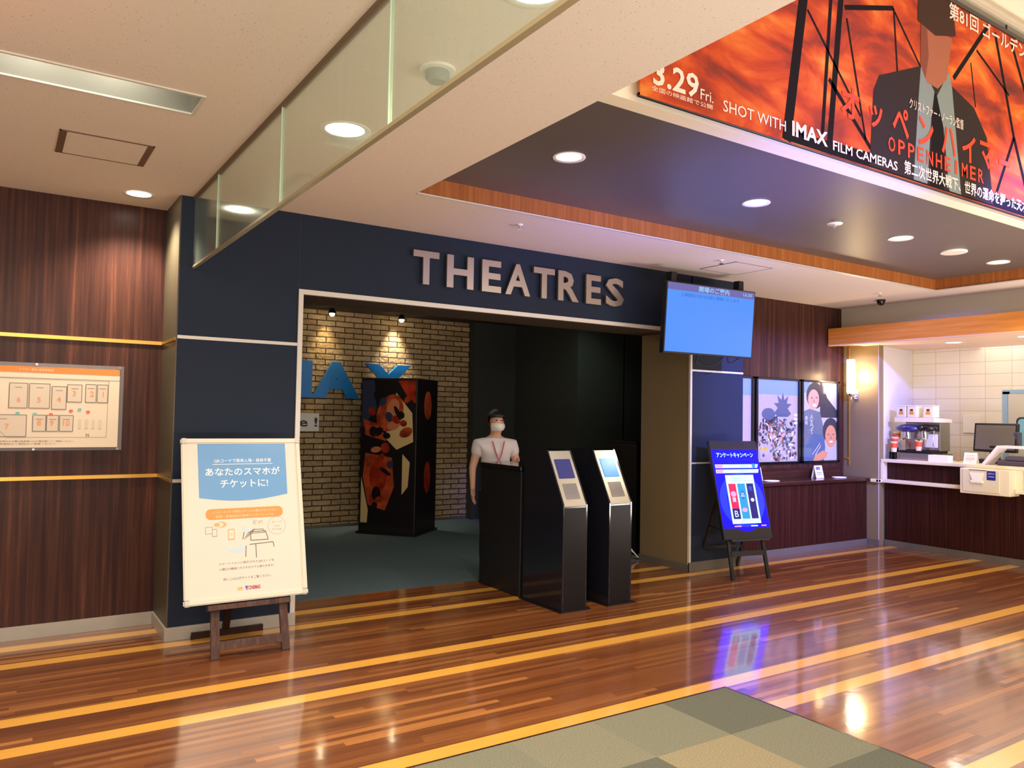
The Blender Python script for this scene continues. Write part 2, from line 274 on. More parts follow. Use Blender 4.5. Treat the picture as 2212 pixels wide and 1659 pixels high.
# ------------------------------------------------------------------ mesh building
class MB:
    def __init__(s): s.v = []; s.f = []; s.m = []; s.smooth = []
    def add(s, vs, fs, mi=0, sm=False):
        o = len(s.v); s.v += [tuple(v) for v in vs]
        for f in fs: s.f.append(tuple(o+i for i in f)); s.m.append(mi); s.smooth.append(sm)
        return s
    def box(s, x0, x1, y0, y1, z0, z1, mi=0, bev=0):
        bm = bmesh.new(); bmesh.ops.create_cube(bm, size=1)
        for v in bm.verts: v.co = ((x0+x1)/2+v.co.x*(x1-x0), (y0+y1)/2+v.co.y*(y1-y0), (z0+z1)/2+v.co.z*(z1-z0))
        if bev: bmesh.ops.bevel(bm, geom=bm.edges[:], offset=bev, segments=2, affect='EDGES', profile=.5)
        s.bm(bm, mi); return s
    def bm(s, bm, mi=0, mtx=None, sm=False):
        bm.verts.index_update(); s.add([(mtx @ v.co if mtx else v.co) for v in bm.verts], [[v.index for v in f.verts] for f in bm.faces], mi, sm); bm.free()
    def tube(s, pts, r, n=10, mi=0, caps=True):
        pts = [Vector(p) for p in pts]; rs = r if isinstance(r, (list, tuple)) else [r]*len(pts)
        vs = []; fs = []; prev = None
        for i, p in enumerate(pts):
            t = (pts[min(i+1, len(pts)-1)]-pts[max(i-1, 0)]).normalized()
            a = Vector((0, 0, 1)) if abs(t.z) < .9 else Vector((1, 0, 0))
            if prev is None: u = t.cross(a).normalized()
            else: u = (prev - t*prev.dot(t)).normalized()
            prev = u; v = t.cross(u)
            for k in range(n):
                q = 2*math.pi*k/n; vs.append(p+(u*math.cos(q)+v*math.sin(q))*rs[i])
        for i in range(len(pts)-1):
            for k in range(n): fs.append((i*n+k, i*n+(k+1) % n, (i+1)*n+(k+1) % n, (i+1)*n+k))
        s.add(vs, fs, mi, True)
        if caps: s.add(vs[:n][::-1], [tuple(range(n))], mi); s.add(vs[-n:], [tuple(range(n))], mi)
        return s
    def lathe(s, prof, c=(0, 0, 0), n=24, mi=0, caps=True):
        vs = []; fs = []
        for r, z in prof:
            for k in range(n):
                q = 2*math.pi*k/n; vs.append((c[0]+r*math.cos(q), c[1]+r*math.sin(q), c[2]+z))
        for i in range(len(prof)-1):
            for k in range(n): fs.append((i*n+k, i*n+(k+1) % n, (i+1)*n+(k+1) % n, (i+1)*n+k))
        s.add(vs, fs, mi, True)
        if caps:
            s.add(vs[:n][::-1], [tuple(range(n))], mi); s.add(vs[-n:], [tuple(range(n))], mi)
        return s
    def prism(s, poly, axis, a, b, mi=0):
        # poly in the two other axes, extruded a..b along axis
        def P(p, t):
            if axis == 0: return (t, p[0], p[1])
            if axis == 1: return (p[0], t, p[1])
            return (p[0], p[1], t)
        n = len(poly); vs = [P(p, a) for p in poly]+[P(p, b) for p in poly]
        s.add(vs, [tuple(range(n))[::-1], tuple(range(n, 2*n))]+[(i, (i+1) % n, n+(i+1) % n, n+i) for i in range(n)], mi); return s
    def bar(s, a, b, w, d, side=(1, 0, 0), mi=0):
        # rectangular bar from a to b, width w along side, depth d across
        a = Vector(a); b = Vector(b); t = (b-a).normalized(); u = Vector(side); u = (u-t*u.dot(t)).normalized(); v = t.cross(u)
        vs = [p+u*i*w/2+v*j*d/2 for p in (a, b) for i, j in ((-1, -1), (1, -1), (1, 1), (-1, 1))]
        s.add(vs, [(3, 2, 1, 0), (4, 5, 6, 7), (0, 1, 5, 4), (1, 2, 6, 5), (2, 3, 7, 6), (3, 0, 4, 7)], mi); return s
    # printing on a plane: fr = (origin, right, up, normal)
    def poly(s, pts, fr, off=.0005, mi=0):
        O, U, V, Nn = fr; s.add([O+U*p[0]+V*p[1]+Nn*off for p in pts], [tuple(range(len(pts)))], mi); return s
    def rect(s, x0, y0, x1, y1, fr, off=.0005, mi=0): return s.poly([(x0, y0), (x1, y0), (x1, y1), (x0, y1)], fr, off, mi)
    def rrect(s, x0, y0, x1, y1, r, fr, off=.0005, mi=0):
        pts = []
        for cx, cy, a in ((x1-r, y0+r, -90), (x1-r, y1-r, 0), (x0+r, y1-r, 90), (x0+r, y0+r, 180)):
            for k in range(5): q = R(a+k*22.5); pts.append((cx+r*math.cos(q), cy+r*math.sin(q)))
        return s.poly(pts, fr, off, mi)
    def ell(s, cx, cy, rx, ry, fr, off=.0005, mi=0, n=20, rot=0):
        c, q = math.cos(rot), math.sin(rot); pts = []
        for k in range(n):
            a = 2*math.pi*k/n; x, y = rx*math.cos(a), ry*math.sin(a); pts.append((cx+c*x-q*y, cy+q*x+c*y))
        return s.poly(pts, fr, off, mi)
    def line(s, a, b, w, fr, off=.0005, mi=0):
        dx, dy = b[0]-a[0], b[1]-a[1]; l = math.hypot(dx, dy) or 1; nx, ny = -dy/l*w/2, dx/l*w/2
        return s.poly([(a[0]+nx, a[1]+ny), (a[0]-nx, a[1]-ny), (b[0]-nx, b[1]-ny), (b[0]+nx, b[1]+ny)], fr, off, mi)
    def frame_line(s, pts, w, fr, off=.0005, mi=0, closed=True):
        for i in range(len(pts) if closed else len(pts)-1): s.line(pts[i], pts[(i+1) % len(pts)], w, fr, off, mi)
        return s
    def text(s, t, cx, cy, h, fr, off=.001, mi=0, w=None, bold=0, depth=0, vertical=False):
        # lettering centred at (cx, cy): height h, fitted to width w when given
        if vertical:
            for i, ch in enumerate(t): s.text(ch, cx, cy-i*h*1.12, h, fr, off, mi, None, bold)
            return s
        vs, fs = text_mesh(t, bold, depth)
        if not vs: return s
        x0 = min(v[0] for v in vs); x1 = max(v[0] for v in vs); y0 = min(v[1] for v in vs); y1 = max(v[1] for v in vs)
        sy = h/max(y1-y0, .15 if len(t) == 1 else 1e-4); sx = sy if w is None else w/(x1-x0)
        O, U, V, Nn = fr; mx, my = (x0+x1)/2, (y0+y1)/2
        s.add([O+U*(cx+(v[0]-mx)*sx)+V*(cy+(v[1]-my)*sy)+Nn*(off+v[2]*depth*2 if depth else off) for v in vs], fs, mi); return s
    def mesh(s, name, mats, inv=None):
        me = bpy.data.meshes.new(name); vs = s.v if inv is None else [inv @ Vector(v) for v in s.v]
        me.from_pydata([tuple(v) for v in vs], [], s.f)
        for m in (mats if isinstance(mats, (list, tuple)) else [mats]): me.materials.append(m)
        me.polygons.foreach_set('material_index', s.m); me.polygons.foreach_set('use_smooth', s.smooth); me.update()
        return me
TCACHE = {}
def text_mesh(t, bold, depth):
    k = (t, bold, depth > 0)
    if k in TCACHE: return TCACHE[k]
    cu = bpy.data.curves.new('lettering', 'FONT'); cu.body = t; cu.size = 1; cu.offset = bold; cu.resolution_u = 2
    if depth: cu.extrude = .5
    o = bpy.data.objects.new('lettering', cu); COL.objects.link(o)
    dg = bpy.context.evaluated_depsgraph_get(); ev = o.evaluated_get(dg); me = ev.to_mesh()
    res = ([tuple(v.co) for v in me.vertices], [tuple(p.vertices) for p in me.polygons]); ev.to_mesh_clear()
    bpy.data.objects.remove(o); bpy.data.curves.remove(cu); TCACHE[k] = res
    return res

# ------------------------------------------------------------------ object bookkeeping
def tag(o, label=None, cat=None, group=None, kind=None):
    if label: o['label'] = label
    if cat: o['category'] = cat
    if group: o['group'] = group
    if kind: o['kind'] = kind
    return o
def empty(name, loc, label, cat, group=None, rz=0, kind=None):
    o = bpy.data.objects.new(name, None); COL.objects.link(o); o.location = loc; o.rotation_euler = (0, 0, rz); o.empty_display_size = .1
    return tag(o, label, cat, group, kind)
def mw(o):
    m = Matrix.LocRotScale(o.location, o.rotation_euler, o.scale)
    return (mw(o.parent) @ m) if o.parent else m
def build(mb, name, mats, parent=None, local=False, label=None):
    # vertices are in world space unless local
    inv = None if (local or parent is None) else mw(parent).inverted()
    o = bpy.data.objects.new(name, mb.mesh(name, mats, inv)); COL.objects.link(o)
    if parent is not None: o.parent = parent
    if label: o['label'] = label
    return o
def struct(name, mb, mats): return tag(build(mb, name, mats), kind='structure')
def copy_tree(o, parent=None):
    c = o.copy(); COL.objects.link(c)
    if parent is not None: c.parent = parent
    for ch in [x for x in bpy.data.objects if x.parent == o]: copy_tree(ch, c)
    return c
def single(mb, name, mats, label, cat, group=None): return tag(build(mb, name, mats), label, cat, group)
def fr_wall(x, y, z): return (Vector((x, y, z)), Vector((1, 0, 0)), Vector((0, 0, 1)), Vector((0, -1, 0)))   # faces -Y
def fr_side(x, y, z): return (Vector((x, y, z)), Vector((0, -1, 0)), Vector((0, 0, 1)), Vector((-1, 0, 0)))  # faces -X

# ------------------------------------------------------------------ the setting
ZC = 2.915          # ceiling height
struct('floor', MB().box(-5, 10.2, -4, 6.15, -.1, 0), floor_material())
struct('floor', MB().box(-2, 9, 6.15, 10, -.1, .002), DARKCARPET)
single(MB().box(-5, 3.44, -4, 3.035, 0, .006), 'carpet', tile_carpet_material(), 'grey and tan chequered carpet laid over the striped wood floor', 'carpet')
struct('trim', MB().box(3.44, 3.452, -4, 3.047, 0, .007).box(-5, 3.44, 3.035, 3.047, 0, .007), REDWOOD)
# left wall in dark walnut with brass lines
struct('wall_left', MB().box(-5, .965, 6, 6.2, 0, ZC), DARKWOOD)
t = MB()
for z in (1.962, 1.032): t.box(-5, .965, 5.988, 6, z-.012, z+.012)
struct('trim', t, BRASS)
struct('baseboard_left', MB().box(-5, .965, 5.985, 6, 0, .085), BASEGREY)
# navy entrance wall: left pier, lintel, right pier
t = MB().box(.965, 1.765, 5.5, 6.2, 0, ZC).box(1.765, 5.7, 5.5, 6.2, 2.372, ZC).box(5.72, 6.465, 5.5, 6.2, 0, ZC)
struct('wall_entrance', t, NAVY)
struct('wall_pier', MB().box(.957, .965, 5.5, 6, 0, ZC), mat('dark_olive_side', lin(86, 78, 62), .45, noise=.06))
struct('wall_reveal', MB().box(5.7, 5.72, 5.512, 6.2, 0, 2.372), OLIVE)
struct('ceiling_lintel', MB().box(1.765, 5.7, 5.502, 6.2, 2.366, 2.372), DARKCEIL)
t = MB()
t.box(1.763, 1.797, 5.488, 5.56, 0, 2.338).box(1.763, 5.715, 5.488, 5.52, 2.338, 2.3725).box(5.69, 5.715, 5.488, 5.5115, 0, 2.338)
struct('trim_entrance', t, WHITETRIM)
t = MB()
t.box(.965, 1.763, 5.493, 5.5, 1.965, 1.987).box(.965, 1.763, 5.493, 5.5, 1.02, 1.042)
t.box(5.716, 6.465, 5.493, 5.5, 1.965, 1.983).box(5.716, 6.465, 5.493, 5.5, 1.05, 1.064)
struct('trim_navy', t, WHITETRIM)
t = MB()
for z in (1.962, 1.032): t.box(.948, .957, 5.5, 5.99, z-.01, z+.01)
struct('trim_pier', t, mat('dull_brass', lin(150, 118, 60), .4, metal=.5))
struct('baseboard_entrance', MB().box(.945, 1.8, 5.485, 5.5, 0, .085).box(.945, .957, 5.5, 5.985, 0, .085), BASEGREY)
struct('baseboard_pier', MB().box(5.69, 6.475, 5.485, 5.5, 0, .09).box(5.685, 5.7, 5.5, 6.2, 0, .07), BASEDARK)
# fine panel joints in the navy laminate
struct('trim_joint', MB().box(1.762, 1.765, 5.4985, 5.5, 2.372, ZC), mat('joint_line', lin(44, 46, 58), .6))
# right wall in dark walnut, olive side wall, concession room
struct('wall_right', MB().box(6.465, 8.95, 6, 6.2, 0, ZC), DARKWOOD)
struct('wall_column_side', MB().box(6.465, 6.47, 5.5, 6, 0, ZC), NAVY)
struct('wall_olive', MB().box(8.95, 9.06, 5.535, 6.2, 0, 2.45), OLIVE)
struct('wall_upper', MB().box(8.9, 9.1, -1, 6, 2.45, ZC), LIGHTGREY)
struct('trim_olive', MB().box(8.935, 8.95, 5.93, 5.99, 1.955, 1.975).box(8.935, 8.95, 5.93, 5.99, 1.025, 1.045).box(8.94, 8.95, 5.915, 5.93, .95, 2.43), BRASS)
t = MB(); a = (8.95, 5.535); b = (10.0, 5.72)
t.add([(8.955, 5.533, 0), (b[0], b[1], 0), (b[0], b[1], 2.6), (8.955, 5.533, 2.6), (8.96, 5.6, 0), (b[0], b[1]+.1, 0), (b[0], b[1]+.1, 2.6), (8.96, 5.6, 2.6)],
      [(0, 1, 2, 3), (7, 6, 5, 4), (0, 3, 7, 4), (1, 5, 6, 2), (3, 2, 6, 7), (4, 5, 1, 0)])
struct('wall_jamb', t, WHITEPAINT)
struct('wall_concession', MB().box(10, 10.1, -1, 5.75, 0, 2.6), tile_wall_material())
struct('ceiling_concession', MB().box(8.66, 10.1, -1, 5.72, 2.43, 2.5), mat('peach_ceiling', lin(232, 200, 176), .6))
struct('trim_fascia', MB().box(8.6, 8.66, -1, 5.98, 2.44, 2.64).box(8.66, 8.95, 5.66, 5.98, 2.44, 2.64), FASCIAWOOD)
struct('trim_fascia_edge', MB().box(8.6, 8.66, -1, 5.98, 2.425, 2.44), mat('peach_edge', lin(220, 176, 140), .5))
# theatre lobby behind the opening
struct('wall_brick', MB().box(-2, 5.69, 9.85, 10, 0, 2.82), brick_material())
t = MB().box(5.69, 7.2, 9.7, 10, 0, 2.82).box(7.2, 7.22, 8.2, 9.7, 0, 2.82).box(6.4, 9, 8.2, 8.3, 0, 2.82).box(6.4, 6.42, 8.3, 9.7, 0, 2.82)
struct('wall_theatre', t, DARKWALL)
struct('wall_theatre_side', MB().box(-2.1, -2, 6.2, 10, 0, 2.82).box(9, 9.1, 6.2, 8.3, 0, 2.82), DARKWALL)
struct('ceiling_theatre', MB().box(-2, 9, 6.2, 10, 2.82, 2.9), DARKCEIL)
struct('baseboard_brick', MB().box(-2, 5.69, 9.838, 9.85, 0, .04), BASEDARK)
# ceilings: low tan ceiling with a slot, soffit ring around the coffer
sx0, sx1, sy0, sy1 = -2.6, .724, 3.70, 3.955
t = MB()
t.box(-5, 2.2, -4, sy0, ZC, ZC+.1).box(-5, sx0, sy0, sy1, ZC, ZC+.1).box(sx1, 2.2, sy0, sy1, ZC, ZC+.1).box(-5, 2.2, sy1, 4.523, ZC, ZC+.1)
t.box(-5, 10.1, 4.523, 6.2, ZC, ZC+.1).box(8.366, 10.1, -1, 4.523, ZC, ZC+.1)
struct('ceiling', t, CREAMCEIL)
struct('ceiling_beam_side', MB().box(2.18, 2.2, -4, 2.8, ZC+.1, 4.6), CREAM)
struct('ceiling_coffer', MB().box(2.2, 8.38, 2.81, 4.54, 3.03, 3.1), COFFER)
struct('wall_bulkhead', MB().box(2.2, 8.9, 2.8, 2.9, 3.02, 4.6), CREAM)
struct('ceiling_lobby', MB().box(2.2, 9.2, -1.2, 2.9, 4.55, 4.7), CREAM)
t = MB().box(2.2, 8.366, 4.515, 4.535, ZC+.004, 3.03).box(8.358, 8.378, 2.8, 4.515, ZC+.004, 3.03).box(2.195, 2.212, 2.8, 4.52, ZC+.1, 3.03)
struct('trim_coffer', t, ORANGEWOOD)
struct('trim_coffer_lip', MB().box(2.2, 8.366, 4.508, 4.535, ZC-.004, ZC+.004).box(8.351, 8.378, 2.8, 4.508, ZC-.004, ZC+.004), WHITETRIM)
# slot light recess
t = MB().box(sx0, sx1, sy1-.006, sy1+.02, ZC+.001, ZC+.34).box(sx0, sx1, sy0-.02, sy0+.006, ZC+.001, ZC+.34).box(sx1-.006, sx1+.02, sy0, sy1, ZC+.001, ZC+.34).box(sx0, sx1, sy0, sy1, ZC+.34, ZC+.36)
struct('ceiling_recess', t, mat('recess_paint', lin(138, 136, 126), .5))
t = MB().box(sx0, sx1+.012, sy1-.012, sy1+.012, ZC-.006, ZC+.002).box(sx0, sx1+.012, sy0-.012, sy0+.004, ZC-.006, ZC+.002).box(sx1-.004, sx1+.012, sy0+.004, sy1-.012, ZC-.006, ZC+.002)
struct('trim_recess', t, WHITETRIM)
for i, x in enumerate((-.34, .06, .4)):
    o = empty('recess_lamp', (x, 3.76, 3.2), ('white lamp deep inside the left ceiling slot, farthest from its closed end' if i == 0 else 'white lamp deep inside the left ceiling slot, middle one' if i == 1 else 'white lamp deep inside the left ceiling slot, nearest its closed end'), 'lamp', 'lamps in the ceiling slot')
    build(MB().lathe([(.055, 0), (.055, .055)], (x, 3.76, 3.2)), 'housing', WHITE, o)
    build(MB().lathe([(.045, -.004), (.045, 0)], (x, 3.76, 3.2)), 'bulb', LAMPGLOW, o)
    light('recess_light', 'SPOT', (x, 3.76, 3.18), 6, (1, .93, .78), (x, 3.955, 3.02), spot=140, blend=.9, radius=.05)

# ------------------------------------------------------------------ glass smoke curtain
g = empty('glass_partition', (1.051, 5.5, 2.44), 'green-tinted glass smoke curtain hanging from the tan ceiling across the left', 'glass partition')
ys = (5.5, 4.833, 3.578, 2.378, 1.15, -.1)
for i in range(5):
    build(MB().box(1.047, 1.055, ys[i+1]+.004, ys[i]-.004, 2.45, ZC-.012), 'glass_panel', GLASS, g)
build(MB().box(1.040, 1.062, -.1, 5.5, 2.436, 2.45), 'bottom_rail', mat('champagne_rail', lin(206, 196, 160), .3, metal=.6), g)
build(MB().box(1.036, 1.066, -.1, 5.5, ZC-.014, ZC), 'top_channel', mat('brown_channel', lin(110, 88, 64), .5), g)
for y in ys[1:4]: build(MB().box(1.044, 1.058, y-.004, y+.004, 2.45, ZC-.014), 'joint_strip', mat('pale_green_edge', lin(196, 214, 190), .3), g)

# ------------------------------------------------------------------ ceiling fittings
def downlight(loc, label, group, energy, r=.075, proto=[None]):
    x, y, z = loc
    if proto[0] is None:
        o = empty('downlight', loc, label, 'downlight', group)
        build(MB().lathe([(r, 0), (r+.022, -.006), (r+.024, -.002), (r+.02, .012), (r, .012)], caps=False), 'trim_ring', WHITE, o, True)
        build(MB().lathe([(r, 0), (.001, -.004)], caps=False), 'diffuser', LAMPGLOW, o, True)
        proto[0] = o
    else:
        o = copy_tree(proto[0]); o.location = loc; tag(o, label, 'downlight', group)
    if energy: light('downlight_beam', 'SPOT', (x, y, z-.03), energy, (1, .87, .66), (x, y, 0), spot=125, blend=.7, radius=.07)
    return o
for x, lab in ((2.77, 'round downlight in the dark ceiling recess, nearest the glass partition'), (4.43, 'round downlight in the dark ceiling recess, second from the glass partition'),
               (6.24, 'round downlight in the ceiling recess, third from the glass partition'), (7.88, 'round downlight at the far right end of the ceiling recess')):
    downlight((x, 3.66, 3.03), lab, 'downlights in the ceiling recess', 75)
downlight((.725, 5.65, ZC), 'round downlight beside the walnut wall at the left', None, 110)
for p, lab in (((1.405, 3.72, ZC), 'bright downlight glowing through the middle of the glass partition'), ((1.44, 2.10, ZC), 'bright downlight behind the near end of the glass partition')):
    o = downlight(p, lab, 'downlights behind the glass partition', 75); o.scale = (1.3, 1.3, 1)
light('unseen_lobby_light', 'SPOT', (.56, .4, 2.88), 90, (1, .87, .66), (.56, .4, 0), spot=125, blend=.7, radius=.07)  # added beam without a fixture, brightens the floor at the left
downlight((9.237, 4.78, 2.43), 'small downlight over the coffee machine under the orange fascia', 'concession downlights', 5)
downlight((9.1, 3.95, 2.43), 'small downlight under the orange fascia near the picture edge', 'concession downlights', 5)
light('concession_fill', 'AREA', (9.45, 4.6, 2.41), 4, (1, .95, .84), (9.5, 4.6, 0), .5, 2.2)
light('concession_fill', 'AREA', (9.45, 1.9, 2.41), 6, (1, .95, .84), (9.5, 1.9, 0), .5, 2.2)

def access_panel(x0, x1, y0, y1, z, label, dark, endcap):
    o = empty('access_panel', ((x0+x1)/2, (y0+y1)/2, z), label, 'ceiling panel')
    build(MB().box(x0+.012, x1-.012, y0+.012, y1-.012, z-.004, z), 'panel', CREAMCEIL, o)
    f = MB().box(x0, x1, y0, y0+.008, z-.005, z).box(x0, x1, y1-.008, y1, z-.005, z).box(x0, x0+.008, y0, y1, z-.005, z).box(x1-.008, x1, y0, y1, z-.005, z)
    build(f, 'frame', dark, o)
    if endcap:
        for a, b in ((x0+.006, x0+.034), (x1-.034, x1-.006)): build(MB().box(a, b, y0+.008, y1-.008, z-.0055, z-.001), 'vent_slot', dark, o)
access_panel(.21, .657, 4.565, 4.98, ZC, 'brown-edged ceiling vent panel beside the slot light at the left', mat('vent_brown', lin(104, 78, 60), .5), True)
access_panel(5.5, 6.0, 4.76, 5.2, ZC, 'thin-framed square hatch in the soffit above the television', mat('hatch_line', lin(150, 132, 128), .6), False)
def sprinkler(x, y, z, label, r=.05):
    o = empty('sprinkler', (x, y, z), label, 'sprinkler', 'ceiling sprinklers')
    build(MB().lathe([(r, 0), (r*.95, -.006), (r*.3, -.008)], (x, y, z)), 'escutcheon', WHITE, o)
    build(MB().lathe([(.008, -.008), (.008, -.03), (.022, -.032), (.022, -.035)], (x, y, z), 12), 'head', CHROME, o)
sprinkler(5.381, 3.687, 3.03, 'chrome sprinkler hanging in the dark ceiling recess', .06)
sprinkler(3.189, 4.806, ZC, 'tiny sprinkler in the soffit above the metal letters', .025)
sprinkler(5.348, 4.798, ZC, 'tiny sprinkler in the soffit left of the square hatch', .025)
sprinkler(8.065, 4.97, ZC, 'tiny sprinkler in the soffit above the dark dome camera', .025)
o = empty('dome_camera', (8.539, 5.245, ZC), 'small dark dome camera under the soffit before the pale wall', 'camera')
build(MB().lathe([(.05, 0), (.05, -.015)], (8.539, 5.245, ZC)), 'mount', BLACK, o)
build(MB().lathe([(.045, -.015), (.043, -.035), (.032, -.055), (.012, -.066)], (8.539, 5.245, ZC)), 'dome', BLACKGLOSS, o)
o = empty('ceiling_speaker', (7.084, 3.662, 3.03), 'flat round white speaker cover between two recess downlights', 'speaker')
build(MB().lathe([(.11, 0), (.11, -.012), (.1, -.016)], (7.084, 3.662, 3.03)), 'rim', WHITE, o)
build(MB().lathe([(.095, -.0165), (.02, -.019)], (7.084, 3.662, 3.03)), 'grille', mat('speaker_grille', lin(214, 206, 192), .6), o)
o = empty('smoke_detector', (1.459, 2.831, ZC), 'round white smoke detector seen through the glass partition', 'smoke detector')
build(MB().lathe([(.075, 0), (.075, -.012)], (1.459, 2.831, ZC)), 'base', WHITE, o)
build(MB().lathe([(.05, -.012), (.05, -.04), (.035, -.055)], (1.459, 2.831, ZC)), 'sensor', mat('detector_grey', lin(120, 124, 118), .5), o)
# lamps over the theatre lobby
for x, lab in ((3.52, 'small bright spotlight over the left side of the brick wall'), (4.49, 'small spotlight washing the brick wall above the movie stand')):
    o = empty('spotlight', (x, 9.6, 2.82), lab, 'spotlight', 'brick wall spotlights')
    build(MB().lathe([(.03, 0), (.03, -.02), (.042, -.03), (.05, -.065)], (x, 9.6, 2.82)), 'housing', BLACKMETAL, o)
    build(MB().lathe([(.03, -.06), (.034, -.075), (.024, -.095), (.004, -.102)], (x, 9.6, 2.82)), 'bulb', SPOTGLOW, o)
    light('spot_beam', 'SPOT', (x, 9.73, 2.79), 30 if x < 4 else 90, (1, .78, .42) if x < 4 else (1, .84, .64), (x, 9.79, 1.4), spot=64, blend=1, radius=.03)
light('theatre_fill', 'AREA', (3.4, 7.6, 2.8), 14, (1, .85, .62), (3.4, 8.4, 0), 2.5, 1.2)
light('theatre_fill', 'SPOT', (6.1, 7.4, 2.7), 8, (.75, 1, .85), (6.6, 8.3, 2.0), spot=70, blend=1, radius=.1)

# ------------------------------------------------------------------ metal letters over the entrance
LETTER = mat('letter_metal', lin(186, 170, 156), .3, metal=.85)
o = empty('letter_sign', (3.715, 5.5, 2.5), 'brushed metal letters spelling THEATRES above the entrance', 'sign')
fw = fr_wall(0, 5.47, 0)
lay = [('T', 2.642, 2.866), ('H', 2.937, 3.182), ('E', 3.262, 3.447), ('A', 3.49, 3.74), ('T', 3.775, 3.996), ('R', 4.035, 4.262), ('E', 4.345, 4.515), ('S', 4.572, 4.79)]
for ch, x0, x1 in lay:
    build(MB().text(ch, (x0+x1)/2, 2.637, .262, fw, 0, 0, x1-x0, .028, depth=.012), 'letter', LETTER, o)
# ------------------------------------------------------------------ floor-plan board on the left wall
o = empty('floor_plan_board', (.0, 5.995, 1.5), 'orange-headed theatre floor plan under a clear cover on the walnut wall', 'notice board')
f = fr_wall(0, 5.975, 0)
CLEAR = mat('clear_acrylic', (.9, .92, .95), .05)
CLEAR.node_tree.nodes['Principled BSDF'].inputs['Transmission Weight'].default_value = 1; CLEAR.node_tree.nodes['Principled BSDF'].inputs['IOR'].default_value = 1.3
MAPORANGE = mat('map_orange', lin(244, 140, 60), .5); MAPLINE = mat('map_line', lin(120, 108, 100), .6); MAPNUM = mat('map_number', lin(246, 160, 112), .6)
MAPCREAM = mat('map_sheet', lin(240, 220, 196), .4); MAPROOM = mat('map_room', lin(226, 208, 188), .5); MAPRED = mat('map_red', lin(228, 108, 96), .5); MAPTEAL = mat('map_teal', lin(120, 196, 186), .5)
TXT = mat('text_grey', lin(96, 88, 84), .6)
m = MB().box(-.72, .69, 5.976, 5.992, 1.233, 1.76)
m.rect(-.72, 1.722, .69, 1.76, f, .0005, 1).text('シアター案内 座席配置図', .2, 1.741, .016, f, .001, 0)
m.rect(-.72, 1.684, .69, 1.687, f, .0005, 2)
def room(x0, x1, z0, z1, n, nx, nz, h=.036):
    m.rect(x0, z0, x1, z1, f, .0005, 4); m.frame_line([(x0, z0), (x1, z0), (x1, z1), (x0, z1)], .004, f, .0008, 2)
    m.text(n, nx, nz, h, f, .0012, 3, bold=.02); m.rect((x0+x1)/2-.02, z1-.028, (x0+x1)/2+.02, z1-.025, f, .001, 2)
room(.055, .155, 1.49, 1.65, '6', .108, 1.545); room(.165, .28, 1.49, 1.65, '5', .22, 1.545); room(.292, .375, 1.485, 1.635, '4', .333, 1.55)
room(.38, .465, 1.535, 1.65, '3', .42, 1.592); room(.487, .55, 1.535, 1.655, '2', .525, 1.592); room(.557, .62, 1.535, 1.655, '1', .593, 1.592)
room(-.1, .155, 1.305, 1.445, '7', .05, 1.37); room(.19, .263, 1.34, 1.445, '8', .226, 1.395); room(.268, .335, 1.34, 1.445, '9', .298, 1.395); room(.342, .42, 1.34, 1.445, '10', .381, 1.395)
m.frame_line([(.05, 1.30), (.62, 1.30), (.625, 1.68), (-.3, 1.68)], .002, f, .0006, 2)
for x, z, k in ((.105, 1.455, 6), (.405, 1.475, 5), (.455, 1.485, 6), (.505, 1.47, 5), (.29, 1.45, 5), (.2, 1.45, 6)): m.rrect(x-.011, z-.009, x+.011, z+.009, .004, f, .001, k)
for x in (.45, .49, .53, .57): m.rect(x, 1.36, x+.018, 1.42, f, .0006, 4)
m.text('座席番号・非常口の位置は各劇場入口の案内図にてご確認ください。', .18, 1.275, .011, f, .001, 7, .5).text('上映中の携帯電話のご使用はご遠慮ください。', .12, 1.258, .01, f, .001, 7, .42)
m.text('N', .507, 1.315, .02, f, .001, 7)
build(m, 'sheet', [MAPCREAM, MAPORANGE, MAPLINE, MAPNUM, MAPROOM, MAPRED, MAPTEAL, TXT], o)
build(MB().box(-.75, .718, 5.992, 5.999, 1.212, 1.786, bev=.002), 'backing', mat('smoky_acrylic', lin(120, 110, 112), .12, coat=1), o)
for x in (.69, .20, -.3):
    for z in (1.776, 1.222): build(MB().lathe([(.008, 0), (.008, .01)], (0, 0, 0), 10), 'screw', CHROME, o, True).matrix_local = Matrix.Translation((x, 5.986-5.995, z-1.5)) @ Matrix.Rotation(R(90), 4, 'X')

# ------------------------------------------------------------------ white poster stand, left of the entrance
o = empty('poster_stand', (1.343, 4.95, 0), 'white framed mobile-ticket poster on a brown wooden easel, left of the entrance', 'poster stand')
tl = R(15); U = Vector((1, 0, 0)); V = Vector((0, math.sin(tl), math.cos(tl))); NN = Vector((0, -math.cos(tl), math.sin(tl))); O0 = Vector((0, 0, 0))
fp = (O0+NN*.03, U, V, NN)
def slab(mb, x0, y0, x1, y1, d0, d1, fr, mi=0, bev=0):
    bm = bmesh.new(); bmesh.ops.create_cube(bm, size=1)
    O, Uu, Vv, Nn = fr
    for v in bm.verts: v.co = ((x0+x1)/2+v.co.x*(x1-x0), (y0+y1)/2+v.co.y*(y1-y0), (d0+d1)/2+v.co.z*(d1-d0))
    if bev: bmesh.ops.bevel(bm, geom=bm.edges[:], offset=bev, segments=2, affect='EDGES')
    for v in bm.verts: v.co = O+Uu*v.co.x+Vv*v.co.y+Nn*v.co.z
    mb.bm(bm, mi); return mb
x0, x1, y0, y1 = -.377, .377, .324, 1.352
FRAMEW = mat('white_snap_frame', lin(228, 220, 204), .25, coat=.4)
for a in ((x0, y0, x1, y0+.034), (x0, y1-.034, x1, y1)): build(slab(MB(), *a, -.012, .012, fp, 0, .007), 'frame_rail', FRAMEW, o, True)
